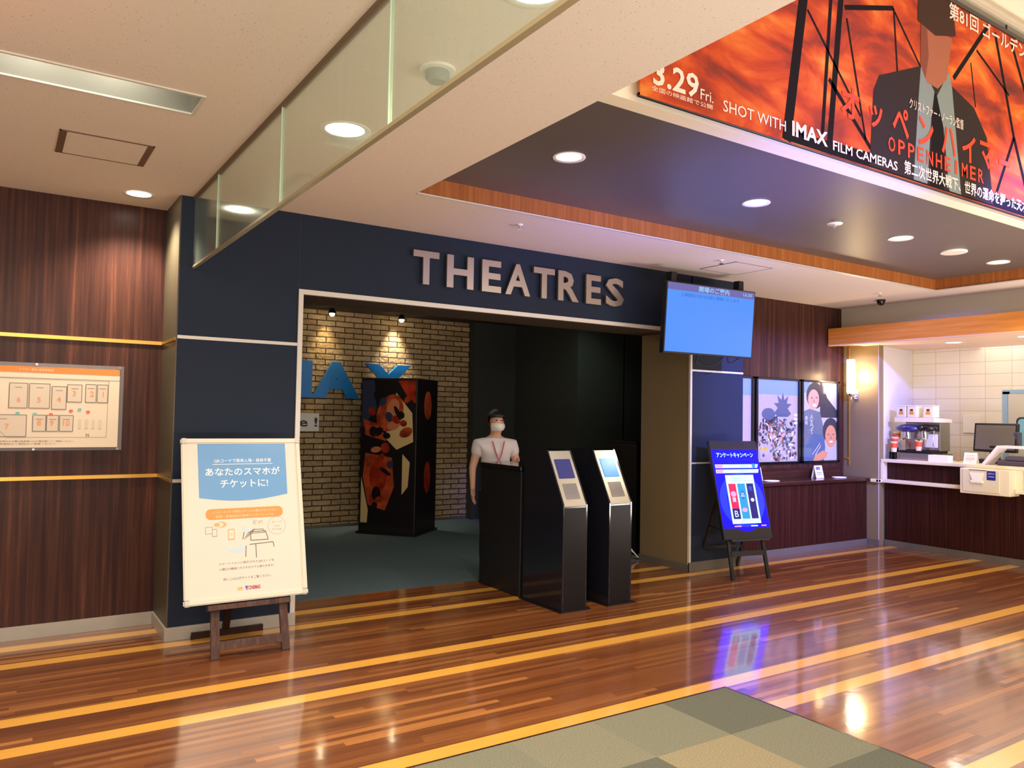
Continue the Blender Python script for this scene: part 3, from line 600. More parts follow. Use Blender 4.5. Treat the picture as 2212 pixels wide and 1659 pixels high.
for a in ((x0, y0+.03, x0+.034, y1-.03), (x1-.034, y0+.03, x1, y1-.03)): build(slab(MB(), *a, -.012, .012, fp, 0, .007), 'frame_stile', FRAMEW, o, True)
for cx, cy in ((x0+.018, y0+.018), (x1-.018, y0+.018), (x0+.018, y1-.018), (x1-.018, y1-.018)):
    build(slab(MB(), cx-.021, cy-.021, cx+.021, cy+.021, -.0125, .0135, fp, 0, .008), 'corner_cap', mat('pale_grey_cap', lin(206, 202, 194), .3), o, True)
m = slab(MB(), x0+.02, y0+.02, x1-.02, y1-.02, -.008, .002, fp)
pf = (fp[0]+NN*.002, U, V, NN)
bl = [(-.279, 1.318), (-.276, .972)]+[(-.276+.555*k/12, .972-.03*math.sin(math.pi*k/12)+.007*k/12) for k in range(1, 12)]+[(.279, .979), (.279, 1.318)]
m.poly(bl, pf, .0005, 1)
m.text('QRコードで簡単入場・発券不要', 0, 1.206, .026, pf, .001, 2, .36).rect(-.19, 1.182, .19, 1.185, pf, .001, 2)
m.text('あなたのスマホが', 0, 1.136, .052, pf, .001, 2, .47, .012).text('チケットに!', .004, 1.057, .052, pf, .001, 2, .3, .012)
m.rrect(-.24, .832, .242, .9, .03, pf, .0005, 3).text('インターネットで事前にチケットを購入するとさらに', 0, .878, .017, pf, .001, 4, .4).text('発券・座席指定が簡単にできてとっても', 0, .85, .017, pf, .001, 4, .36)
m.rect(-.245, .745, -.2, .79, pf, .0005, 5).rect(-.242, .748, -.203, .787, pf, .0008, 0).rect(-.205, .728, -.175, .775, pf, .001, 5).rect(-.202, .732, -.178, .771, pf, .0012, 0)
for k in range(3): m.ell(-.15-.012*k, .80, .035-.008*k, .02-.004*k, pf, .0006+.0002*k, 6 if k % 2 == 0 else 0)
m.rrect(-.11, .70, -.068, .77, .008, pf, .0006, 6).rrect(-.105, .708, -.073, .763, .006, pf, .0009, 0).text('QR', -.089, .735, .014, pf, .0012, 6)
m.poly([(-.145, .675), (-.09, .645), (-.035, .655), (-.035, .672), (0, .65), (-.045, .605), (-.042, .625), (-.09, .62)], pf, .0006, 7)
m.frame_line([(.03, .745), (.125, .745), (.14, .69), (.03, .69)], .005, pf, .0008, 8).frame_line([(.045, .757), (.11, .757), (.12, .735), (.04, .735)], .004, pf, .0008, 8)
m.line((.02, .665), (.17, .672), .005, pf, .0008, 8).line((.06, .665), (.06, .58), .005, pf, .0008, 8).line((.0, .66), (-.005, .59), .005, pf, .0008, 8).line((.17, .672), (.175, .64), .005, pf, .0008, 8)
for k in range(4): m.line((-.01+.013*k, .70+.008*k), (.02+.012*k, .745+.006*k), .004, pf, .0009, 8)
m.line((-.02, .70), (-.01, .745), .005, pf, .0009, 8).ell(.0, .765, .02, .014, pf, .0006, 7)
m.text('ピッ!', .078, .805, .026, pf, .001, 9, bold=.01)
m.ell(.198, .775, .058, .058, pf, .0005, 10, 28).ell(.198, .775, .055, .055, pf, .0007, 0, 28).text('QRコードを', .198, .797, .012, pf, .001, 9).text('かざす', .198, .772, .012, pf, .001, 8).text('だけでOK', .198, .75, .012, pf, .001, 8)
m.text('スマートフォンに表示されたQRコードを', 0, .557, .016, pf, .001, 8, .34).text('入場口の機械にかざすだけで入場できます。', 0, .525, .016, pf, .001, 8, .34).text('詳しくは公式サイトをご覧ください', 0, .463, .017, pf, .001, 8, .29)
m.text('109', -.047, .398, .024, pf, .001, 11, .03, .03).poly([(-.018, .412), (.002, .412), (-.006, .382)], pf, .001, 12).text('CINEMAS', .04, .4, .024, pf, .001, 13, .075, .03)
build(m, 'poster', [mat('poster_paper', lin(230, 221, 210), .25, coat=.5), mat('poster_blue', lin(112, 164, 216), .25, coat=.5), mat('poster_white', lin(250, 250, 250), .4), mat('poster_orange', lin(246, 154, 84), .4), mat('poster_pale', lin(252, 214, 176), .4),
      mat('line_grey', lin(150, 140, 132), .5), mat('line_orange', lin(236, 176, 120), .5), mat('arrow_blue', lin(196, 216, 234), .5), mat('line_dark', lin(112, 104, 100), .5), mat('text_red', lin(226, 110, 80), .5), mat('ring_grey', lin(176, 172, 168), .5),
      mat('logo_orange', lin(238, 170, 60), .5), mat('logo_purple', lin(110, 90, 190), .5), mat('logo_crimson', lin(176, 60, 90), .5)], o, True)
build(slab(MB(), x0+.01, y0+.01, x1-.01, y1-.01, -.016, -.008, fp), 'backboard', BLACK, o, True)
for xa, xb in ((-.2, -.175), (.227, .205)):
    build(MB().bar(V*0+U*xa, V*1.1+U*xb, .05, .022, (1, 0, 0)), 'leg', EASELWOOD, o, True)
build(MB().bar(U*(-.19)+V*.075, U*.22+V*.075, .05, .02, (0, math.sin(tl), math.cos(tl))), 'crossbar', EASELWOOD, o, True)
build(slab(MB(), -.24, .285, .26, .315, -.01, .045, (O0, U, V, NN)), 'ledge', EASELWOOD, o, True)
build(MB().bar((0, .26, .95), (-.02, .515, .04), .045, .02, (1, 0, 0)), 'rear_leg', wood('easel_dark_wood', [(.3, lin(40, 22, 16)), (.7, lin(64, 38, 28))], (30, 30, 2), .5, .1), o, True)
build(MB().box(-.235, .225, .50, .53, 0, .04).box(-.24, -.22, .495, .52, 0, .02, 0), 'rear_foot_bar', MATS['easel_dark_wood'], o, True)

# ------------------------------------------------------------------ television over the right pier
tvr = Matrix.Translation((5.54, 5.1, 2.41)) @ Matrix.Rotation(R(-2.5), 4, 'Z') @ Matrix.Rotation(R(4), 4, 'X')
o = empty('television', (5.54, 5.1, 2.41), 'wall television with a plain light blue screen above the right pier', 'television', rz=R(-2.5)); o.rotation_euler = (R(4), 0, R(-2.5))
TVBLUE = mat('tv_blue', (0, 0, 0), .2, emit=lin(78, 150, 255), es=.74); TVBAR = mat('tv_bar', (0, 0, 0), .2, emit=lin(112, 108, 178), es=.7)
TVDARK = mat('tv_text_blue', (0, 0, 0), .2, emit=lin(40, 96, 210), es=.7); TVLIGHT = mat('tv_text_pale', (0, 0, 0), .2, emit=lin(150, 205, 255), es=.75)
build(MB().box(-.565, .565, -.012, .045, -.325, .325, 0, .006), 'casing', BLACK, o, True)
f = (Vector((0, -.0125, 0)), Vector((1, 0, 0)), Vector((0, 0, 1)), Vector((0, -1, 0)))
m = MB().rect(-.553, -.308, .553, .25, f, .0005, 0).rect(-.553, .25, .553, .315, f, .0005, 1)
m.text('開場のご案内', .02, .283, .052, f, .001, 3, .39, .02).text('16:30', .46, .283, .03, f, .001, 3, .12, .01).text('上映開始の約10分前に開場いたします', -.02, .215, .034, f, .001, 2, .74)
build(m, 'screen', [TVBLUE, TVBAR, TVDARK, TVLIGHT], o, True)
build(MB().box(-.2, .2, .045, .1, -.15, .15).box(-.05, .05, .1, .42, -.05, .05), 'mounting_arm', BLACKMETAL, o, True)
for x in (-.46, .4): build(MB().box(x, x+.06, .05, .12, .22, .42), 'hanger', BLACKMETAL, o, True)
build(MB().tube([(-.06, .05, -.3), (-.1, .06, -.39), (.03, .08, -.43), (.18, .07, -.40), (.26, .06, -.32)], .006, 8).tube([(.3, .05, -.32), (.33, .06, -.37), (.4, .07, -.37), (.46, .05, -.32)], .006, 8), 'cable', BLACK, o, True)

# ------------------------------------------------------------------ digital signage easel
o = empty('digital_sign', (5.96, 4.96, 0), 'glowing deep blue digital screen leaning on a black easel before the right pier', 'digital sign', rz=R(-12))
tl = R(16); V = Vector((0, math.sin(tl), math.cos(tl))); NN = Vector((0, -math.cos(tl), math.sin(tl))); fd = (Vector((.03, 0, 0)), U, V, NN)
DBLUE = mat('sign_blue', (0, 0, 0), .3, emit=lin(8, 2, 250), es=3, spec=.2); DCYAN = mat('sign_cyan', (0, 0, 0), .15, emit=lin(20, 100, 255), es=1.0)
DWHITE = mat('sign_white', (0, 0, 0), .15, emit=lin(190, 240, 255), es=1.3); DRED = mat('sign_red', (0, 0, 0), .15, emit=lin(214, 30, 90), es=1.2); DNAVY = mat('sign_navy', (0, 0, 0), .15, emit=lin(18, 24, 120), es=1.0)
DTEAL = mat('sign_teal', (0, 0, 0), .15, emit=lin(30, 140, 200), es=1.2); DPINK = mat('sign_pink', (0, 0, 0), .15, emit=lin(255, 150, 200), es=1.2)
build(slab(MB(), -.28, .37, .28, 1.325, .0, .035, fd, 0, .004), 'casing', mat('screen_bezel', lin(28, 26, 36), .25), o, True)
sf = (fd[0]+NN*.0355, U, V, NN)
m = MB().rect(-.268, .475, .268, 1.238, sf, .0003, 0)
for k in range(5): m.ell(.0, .74, .262-.03*k, .30-.035*k, sf, .0004+.0001*k, 1 if k == 4 else 0)
m.ell(0, .74, .255, .26, sf, .0007, 7, 32)
m.text('アンケートキャンペーン', 0, 1.182, .05, sf, .0012, 2, .43, .02).text('アンケートに答えて豪華賞品を当てよう!抽選で合計109名様にプレゼント', 0, 1.137, .016, sf, .0012, 7, .44).text('応募はこちらから', -.02, 1.115, .016, sf, .0012, 7)
for z, c in ((1.072, 0), (1.022, 1)):
    m.poly([(-.25, z-.018), (.24, z-.018), (.255, z+.018), (-.25, z+.018)], sf, .001, 2).poly([(-.245, z-.016), (-.17, z-.016), (-.16, z+.016), (-.245, z+.016)], sf, .0013, 6)
    m.text('応募期間 2024' if c == 0 else '当選発表 2024', .08, z, .014, sf, .0014, 5)
m.ell(.2, 1.075, .022, .022, sf, .0014, 5)
m.rect(-.155, .515, .175, .985, sf, .001, 2).text('抽選で素敵な賞品をプレゼント', .01, .955, .014, sf, .0014, 5, .2).text('オリジナルタオル', .01, .93, .014, sf, .0014, 5, .2)
for i, (a, b, c) in enumerate(((-.135, -.05, 3), (-.032, .058, 5), (.075, .155, 4))): m.rect(a, .56, b, .90, sf, .0013, c)
m.rect(-.135, .56, -.05, .66, sf, .0015, 4).ell(-.092, .86, .036, .03, sf, .0015, 3).ell(-.092, .80, .032, .028, sf, .0015, 6).text('賞', -.092, .745, .045, sf, .0016, 2).text('B', -.092, .61, .06, sf, .0016, 2)
m.ell(.013, .79, .025, .04, sf, .0015, 1).text('品', .013, .79, .04, sf, .0016, 2).ell(.01, .645, .03, .02, sf, .0015, 6).text('夜', .115, .85, .05, sf, .0016, 1).ell(.118, .74, .02, .018, sf, .0015, 2)
m.text('※画像はイメージです', .01, .537, .012, sf, .0014, 5)
m.rect(-.14, .486, -.06, .497, sf, .001, 6).rect(-.04, .486, .03, .496, sf, .001, 7).rect(.05, .486, .13, .497, sf, .001, 2).rect(.17, .486, .23, .497, sf, .001, 6)
m2 = mat('sign_glow_blue', (0, 0, 0), .15, emit=lin(8, 36, 255), es=2.2)
build(m, 'screen', [DBLUE, DCYAN, DWHITE, DRED, DNAVY, DTEAL, DPINK, m2], o, True)
for x, xt in ((-.2, -.16), (.205, .22)):
    build(MB().bar(U*x, U*xt+V*.9, .034, .02, (1, 0, 0)), 'leg', BLACKMETAL, o, True)
for x in (-.17, .3): build(MB().bar((x, .6, 0), (x*.9+.02, .26, .92), .03, .02, (1, 0, 0)), 'rear_leg', BLACK, o, True)
build(MB().bar(U*(-.19)+V*.24, U*.215+V*.24, .045, .02, (0, math.sin(tl), math.cos(tl))), 'front_crossbar', BLACKMETAL, o, True)
build(MB().bar((-.16, .52, .22), (.29, .52, .22), .03, .018, (0, 0, 1)), 'rear_crossbar', BLACK, o, True)
for x in (-.165, .29): build(MB().tube([(x, .1, .42), (x, .42, .45)], .007, 8), 'side_stay', BLACK, o, True)
build(slab(MB(), -.2, .352, .24, .368, -.01, .04, fd), 'ledge', BLACK, o, True)
build(MB().tube([(-.185, .63, .03), (-.19, .60, .1), (-.175, .5, .3)], .008, 8).tube([(-.19, .62, .05), (-.24, .63, .03), (-.25, .62, .008)], .008, 8), 'cable', BLACK, o, True)

# ------------------------------------------------------------------ ticket gates, podium, attendant
def gate(x, label, first=[None]):
    if first[0] is not None:
        o = copy_tree(first[0]); o.location = (x, 4.82, 0); return tag(o, label, 'ticket gate', 'ticket gates')
    o = empty('ticket_gate', (x, 4.82, 0), label, 'ticket gate', 'ticket gates')
    W = .236; first[0] = o
    body = [(0, .012), (.53, .012), (.53, 1.215), (.225, 1.215), (0, .80)]
    build(MB().prism(body, 0, .012, W-.012), 'body', BLACKGLOSS, o, True)
    for a in (0, W-.012): build(MB().prism([(-.004, .012), (.534, .012), (.534, 1.228), (.22, 1.228), (-.004, .812)], 0, a, a+.012), 'side_panel', mat('gate_side', lin(26, 27, 36), .1, spec=.6), o, True)
    build(MB().box(-.02, W+.035, -.018, .56, 0, .012), 'base_plate', BLACKMETAL, o, True)
    d = Vector((0, .225, .415)).normalized(); nn = Vector((0, -d.z, d.y)); f = (Vector((0, 0, .80)), Vector((1, 0, 0)), d, nn)
    build(slab(MB(), .012, .0, W-.012, .475, 0, .008, f, 0, .002), 'reader_panel', STEEL, o, True)
    build(slab(MB(), .04, .235, W-.04, .40, .008, .013, f, 0, .002), 'display', mat('gate_display', (0, 0, 0), .2, emit=lin(60, 160, 255), es=.9), o, True)
    build(slab(MB(), .05, .06, W-.05, .19, .008, .011, f, 0, .001), 'scanner_plate', CHROME, o, True)
    build(MB().box(.012, W-.012, -.004, 0, .02, .79), 'front_cover', mat('gate_front', lin(24, 22, 25), .35, spec=.2), o, True)
    return o
g1 = gate(3.64, 'glossy black ticket gate with a slanted steel top, touching the black podium')
gate(4.10, 'right-hand black ticket gate with a slanted steel top, farther from the poster stand')
for c in g1.children:
    if c.name.startswith('display'):
        c.data = c.data.copy(); c.data.materials[0] = mat('gate_display_idle', (0, 0, 0), .2, emit=lin(76, 74, 150), es=.5)
o = empty('podium', (3.64, 5.72, 0), 'tall black attendant podium behind the left ticket gate', 'podium')
build(MB().box(3.64, 4.16, 5.40, 6.05, 0, 1.04, 0, .006), 'cabinet', BLACK, o)
build(MB().box(3.625, 4.175, 5.385, 6.065, 1.04, 1.075, 0, .006), 'top', BLACKGLOSS, o)
o = empty('cabinet', (6.0, 6.6, 0), 'plain black box behind the right ticket gate', 'cabinet')
build(MB().box(5.86, 6.3, 6.45, 6.9, 0, 1.2, 0, .01), 'body', BLACK, o)  # plain black box standing for a dark upright of unknown nature
build(MB().box(5.855, 6.305, 6.445, 6.905, 1.2, 1.23, 0, .006), 'top', BLACKMETAL, o)
single(MB().tube([(5.66, 6.24, .07), (5.62, 6.28, .12), (5.66, 6.36, .16), (5.70, 6.3, .07), (5.68, 6.2, .03), (5.74, 6.35, .01)], .007, 8), 'cable', WHITE, 'loose white cable loop on the floor behind the olive reveal', 'cable')

def attendant():
    o = empty('person', (4.02, 6.42, 0), 'person with dark tied hair, white shirt and face mask standing behind the podium', 'person', rz=R(-14))
    def skin(name, verts, edges, radii, m, parent, sub=2, root=0):
        me = bpy.data.meshes.new(name); me.from_pydata(verts, edges, []); me.materials.append(m)
        ob = bpy.data.objects.new(name, me); COL.objects.link(ob); ob.parent = parent
        md = ob.modifiers.new('skin', 'SKIN'); md.use_smooth_shade = True
        for i, r in enumerate(radii): me.skin_vertices[0].data[i].radius = r if isinstance(r, tuple) else (r, r)
        for i in range(len(verts)): me.skin_vertices[0].data[i].use_root = (i == root)
        s = ob.modifiers.new('sub', 'SUBSURF'); s.levels = sub; s.render_levels = sub
        return ob
    if True:
        tmp = [None]
    SK = mat('skin', lin(214, 166, 138), .5)
    V_ = []; E_ = []; Rr = []
    def p(x, y, z, r, par=None):
        V_.append((x, y, z)); Rr.append(r)
        if par is not None: E_.append((par, len(V_)-1))
        return len(V_)-1
    pel = p(0, 0, .82, (.13, .095)); wa = p(0, -.005, .95, (.115, .085), pel); ch = p(0, -.005, 1.12, (.13, .09), wa); sh = p(0, 0, 1.24, (.1, .07), ch); nk = p(0, 0, 1.30, .048, sh)
    hb = p(0, -.022, 1.352, (.058, .066), nk); hm = p(0, -.03, 1.42, (.076, .09), hb); ht = p(0, -.02, 1.495, (.068, .08), hm)
    for s in (-1, 1):
        a = p(s*.165, 0, 1.21, .054, sh); e = p(s*.225, .0 if s < 0 else -.03, .99, .036, a)
        wpos = (s*.235, -.06, .80) if s < 0 else (.16, -.2, 1.03)
        wr = p(*wpos, .025, e)
        dx = Vector(wpos)-Vector(V_[e]); dx.normalize(); side = Vector((0, -1, 0)) if s < 0 else Vector((0, 0, 1)); side = (side-dx*side.dot(dx)).normalized()
        pm = p(*(Vector(wpos)+dx*.055), (.026, .026), wr)
        for k, ln in enumerate((.062, .072, .068, .054)):
            b0 = Vector(wpos)+dx*.085+side*(.024-.016*k); cr = dx.cross(side)*s
            f1 = p(*b0, .0088, pm); f2 = p(*(b0+dx*ln*.55+cr*.006), .008, f1); p(*(b0+dx*ln*.95+cr*.022), .007, f2)
        t0 = Vector(wpos)+dx*.03+side*.03; t1 = p(*t0, .0095, wr); t2 = p(*(t0+dx*.03+side*.018), .009, t1); p(*(t0+dx*.055+side*.02), .0075, t2)
        hp = p(s*.075, 0, .76, .09, pel); kn = p(s*.08, -.01, .44, .055, hp); an = p(s*.08, .02, .08, .037, kn); p(s*.09, -.11, .035, .035, an)
    body = skin('body', V_, E_, Rr, SK, o)
    shv = [(0, 0, .83), (0, -.005, .95), (0, -.005, 1.12), (0, 0, 1.232), (0, 0, 1.285), (-.165, 0, 1.21), (-.2, 0, 1.08), (.165, 0, 1.21), (.205, -.01, 1.08)]
    she = [(0, 1), (1, 2), (2, 3), (3, 4), (3, 5), (5, 6), (3, 7), (7, 8)]
    skin('shirt', shv, she, [(.155, .118), (.145, .11), (.17, .115), (.155, .1), .064, .076, .07, .074, .07], mat('white_shirt', lin(226, 220, 220), .8), o)
    trv = [(0, 0, .86)]; tre = []; trr = [(.135, .1)]
    for s in (-1, 1):
        b0 = len(trv); trv += [(s*.075, 0, .74), (s*.08, -.01, .44), (s*.08, .02, .09)]; trr += [.1, .068, .06]; tre += [(0, b0), (b0, b0+1), (b0+1, b0+2)]
    skin('trousers', trv, tre, trr, mat('black_trousers', lin(26, 26, 30), .8), o)
    for s in (-1, 1): skin('shoe', [(s*.085, .05, .04), (s*.088, -.04, .04), (s*.092, -.13, .03)], [(0, 1), (1, 2)], [.042, .042, .036], BLACK, o)
    hair = MB(); bm = bmesh.new(); bmesh.ops.create_icosphere(bm, subdivisions=3, radius=1)
    bmesh.ops.delete(bm, geom=[v for v in bm.verts if (v.co.y < -.3 and v.co.z < .14) or v.co.z < -.75], context='VERTS')
    for v in bm.verts: v.co = Vector((v.co.x*.094, -.012+v.co.y*.108, 1.452+v.co.z*.105))
    hair.bm(bm, 0, None, True)
    bm = bmesh.new(); bmesh.ops.create_icosphere(bm, subdivisions=2, radius=1)
    for v in bm.verts: v.co = Vector((v.co.x*.042, .105+v.co.y*.04, 1.47+v.co.z*.055))
    hair.bm(bm, 0, None, True)
    h = build(hair, 'hair', mat('dark_hair', lin(30, 22, 20), .5), o, True); sm = h.modifiers.new('solid', 'SOLIDIFY'); sm.thickness = .01
    mk = MB(); bm = bmesh.new(); bmesh.ops.create_icosphere(bm, subdivisions=3, radius=1)
    bmesh.ops.delete(bm, geom=[v for v in bm.verts if v.co.y > -.2 or v.co.z > .55 or v.co.z < -.75], context='VERTS')
    for v in bm.verts: v.co = Vector((v.co.x*.078, -.034+v.co.y*.1, 1.39+v.co.z*.062))
    mk.bm(bm, 0, None, True); build(mk, 'face_mask', WHITE, o, True)
    for s in (-1, 1):
        fc = MB(); bm = bmesh.new(); bmesh.ops.create_icosphere(bm, subdivisions=2, radius=1)
        for v in bm.verts: v.co = Vector((s*.028+v.co.x*.012, -.116+v.co.y*.006, 1.447+v.co.z*.006))
        fc.bm(bm, 0, None, True); build(fc, 'eye', mat('dark_eye', lin(36, 24, 20), .4), o, True)
    lp = [(-.06, -.1, 1.25), (-.03, -.118, 1.14), (0, -.128, 1.06), (.03, -.118, 1.14), (.06, -.1, 1.25)]
    build(MB().tube(lp, .006, 8).box(-.03, .03, -.138, -.128, .99, 1.06), 'lanyard', mat('pink_lanyard', lin(214, 96, 116), .6), o, True)
attendant()

# ------------------------------------------------------------------ theatre lobby: blue letters, panel, movie stand
BLUE = mat('letter_blue', lin(24, 128, 214), .4)
o = empty('letter_sign', (3.9, 9.85, 1.7), 'large blue letters mounted on the brick wall', 'sign')
f = fr_wall(0, 9.80, 0)
for ch, x0, x1 in (('I', 2.42, 2.56), ('M', 2.66, 3.345), ('A', 3.35, 3.99), ('X', 4.05, 4.75)):
    build(MB().text(ch, (x0+x1)/2, 1.915, .47, f, 0, 0, x1-x0, .06, depth=.018), 'letter', BLUE, o)
o = empty('wall_panel', (3.2, 9.84, 1.36), 'white slogan panel with black writing below the blue letters', 'sign')
build(MB().box(2.3, 3.46, 9.815, 9.845, 1.245, 1.478), 'board', WHITE, o)
build(MB().text('e !', 3.32, 1.365, .12, fr_wall(0, 9.814, 0), .001, 0, .24, .02), 'writing', BLACK, o)
o = empty('movie_stand', (4.03, 8.93, 0), 'tall dark cardboard movie display with orange figures before the brick wall', 'display stand', rz=R(-50))
build(MB().box(-.38, .38, 0, .66, .0, 1.93, 0, .01), 'box', mat('standee_black', lin(26, 18, 18), .5), o, True)
f = (Vector((0, -.001, 0)), Vector((1, 0, 0)), Vector((0, 0, 1)), Vector((0, -1, 0)))
m = MB().rect(-.36, .1, .36, 1.9, f, .001, 0)
m.poly([(.1, 1.75), (.32, 1.5), (.34, 1.15), (.12, 1.05), (-.05, 1.2), (.06, 1.45)], f, .002, 2)
m.poly([(-.36, 1.9), (-.2, 1.9), (-.16, 1.55), (-.36, 1.3)], f, .0015, 5).poly([(.12, 1.9), (.36, 1.9), (.36, 1.62), (.24, 1.72)], f, .0015, 3).ell(.02, 1.5, .17, .24, f, .003, 1, rot=-.4).ell(.06, 1.56, .08, .12, f, .004, 4, rot=-.4).poly([(-.34, 1.42), (-.1, 1.35), (-.02, 1.15), (-.3, 1.22)], f, .003, 1)
m.poly([(-.3, 1.0), (.06, .95), (.1, .6), (-.02, .3), (-.25, .36), (-.33, .7)], f, .003, 1).ell(-.12, .72, .12, .2, f, .004, 3).ell(-.14, .5, .06, .09, f, .005, 0)
for k in range(26):
    rr = random.Random(k); m.ell(rr.uniform(-.3, .3), rr.uniform(.2, 1.75), rr.uniform(.02, .07), rr.uniform(.03, .1), f, .006+.0001*k, rr.choice([0, 0, 1, 3, 3, 4, 5]), 9, rr.uniform(0, 3))
m.poly([(-.35, .7), (-.25, .3), (-.26, .14), (-.35, .14)], f, .002, 2).poly([(.2, 1.0), (.3, .9), (.28, .6), (.2, .5)], f, .002, 2)
build(m, 'front_print', [mat('print_dark', lin(24, 18, 20), .4), blotch_material('print_orange', [(.35, lin(120, 40, 24)), (.6, lin(196, 84, 44))], 6), mat('print_cream', lin(216, 186, 130), .5), blotch_material('print_red', [(.35, lin(120, 26, 16)), (.65, lin(180, 60, 30))], 7), mat('print_tan', lin(200, 120, 80), .5), mat('print_slate', lin(44, 50, 78), .5)], o, True)
f2 = (Vector((.381, .33, 0)), Vector((0, 1, 0)), Vector((0, 0, 1)), Vector((1, 0, 0)))
build(MB().rect(-.31, .1, .31, 1.9, f2, .001, 0).ell(0, 1.6, .12, .18, f2, .002, 1).ell(.02, .7, .1, .2, f2, .002, 2), 'side_print', [MATS['print_dark'], MATS['print_orange'], MATS['print_red']], o, True)
build(MB().box(-.4, .4, -.02, .68, 0, .03), 'foot', BLACK, o, True)

# ------------------------------------------------------------------ posters on the right wall
def poster_frame(x0, x1, z0, z1, label, sheet_fn, mats):
    o = empty('framed_poster', ((x0+x1)/2, 5.99, z0), label, 'poster', 'framed posters on the right wall')
    for a in ((x0, x1, z0, z0+.025), (x0, x1, z1-.025, z1)): build(MB().box(a[0], a[1], 5.965, 5.998, a[2], a[3], 0, .003), 'frame_rail', BLACKGLOSS, o)
    for a in ((x0, x0+.035), (x1-.035, x1)): build(MB().box(a[0], a[1], 5.965, 5.998, z0, z1, 0, .003), 'frame_stile', BLACKGLOSS, o)
    f = fr_wall(x0+.035, 5.985, z0+.025); W = x1-x0-.07; H = z1-z0-.05
    m = MB().box(x0+.02, x1-.02, 5.986, 5.997, z0+.015, z1-.015); sheet_fn(m, f, W, H); build(m, 'sheet', mats, o)
GL = dict(rough=.12, coat=.6)
pale = mat('poster_pale_sheet', lin(184, 172, 164), **GL); slate = mat('poster_slate', lin(84, 96, 122), **GL); ink = mat('poster_ink', lin(58, 54, 58), **GL); teal = mat('poster_teal', lin(70, 112, 110), **GL)
yel = mat('poster_yellow', lin(206, 182, 70), **GL); rust = mat('poster_rust', lin(150, 100, 76), **GL); wht = mat('poster_whiteprint', lin(232, 228, 222), **GL); sky = mat('poster_skyblue', lin(128, 160, 236), **GL)
def sheetA(m, f, W, H):
    m.rect(0, H*.8, W, H, f, .0005, 7).rect(W*.1, H*.1, W*.9, H*.7, f, .0006, 0)
def sheetB(m, f, W, H):
    rnd = random.Random(3)
    m.rect(0, H*.82, W, H, f, .0005, 7)
    sp = []
    for k in range(13):
        a = R(200-k*18.5); r = (.19 if k % 2 == 0 else .10)*W*1.2; sp.append((W*.62+r*math.cos(a), H*.66+r*math.sin(a)*1.1))
    m.poly(sp+[(W*.75, H*.55), (W*.5, H*.55)], f, .0008, 1)
    m.ell(W*.27, H*.58, W*.16, H*.075, f, .0009, 1).poly([(W*.2, H*.52), (W*.12, H*.5), (W*.3, H*.44), (W*.45, H*.5), (W*.5, H*.56)], f, .0007, 2)
    cols = [1, 2, 3, 5, 2, 1, 6, 5]
    for k in range(330):
        v = rnd.random(); y = H*(.02+.5*v); xx = W*(.04+.92*rnd.random())
        if xx < W*.38 and (rnd.random() < .75): continue
        if xx < W*.25 and y < H*.2: continue
        m.ell(xx, y, W*rnd.uniform(.012, .05), H*rnd.uniform(.006, .022), f, .001+.000005*k, rnd.choice(cols), 7, rnd.random()*3)
    for k in range(24): m.ell(W*rnd.uniform(.06, .5), H*rnd.uniform(.2, .42), W*.03, H*.012, f, .0012, rnd.choice([2, 2, 1, 5]), 6, rnd.random()*3)
    m.ell(W*.62, H*.32, W*.04, H*.02, f, .003, 8).rrect(W*.06, H*.02, W*.26, H*.17, W*.06, f, .003, 0).rect(W*.08, H*.14, W*.24, H*.18, f, .0032, 4)
    m.ell(W*.15, H*.08, W*.03, H*.02, f, .0034, 1)
    for i in range(3): m.rect(W*.9, H*(.56-.05*i), W*.99, H*(.59-.05*i), f, .003, 6)
skinp = mat('poster_skin', lin(206, 162, 138), **GL); skin2 = mat('poster_skin_shade', lin(176, 128, 106), **GL); dk = mat('poster_dark', lin(60, 62, 66), **GL); grn = mat('poster_greyblue', lin(104, 116, 126), **GL); fog = mat('poster_fog', lin(186, 186, 188), **GL)
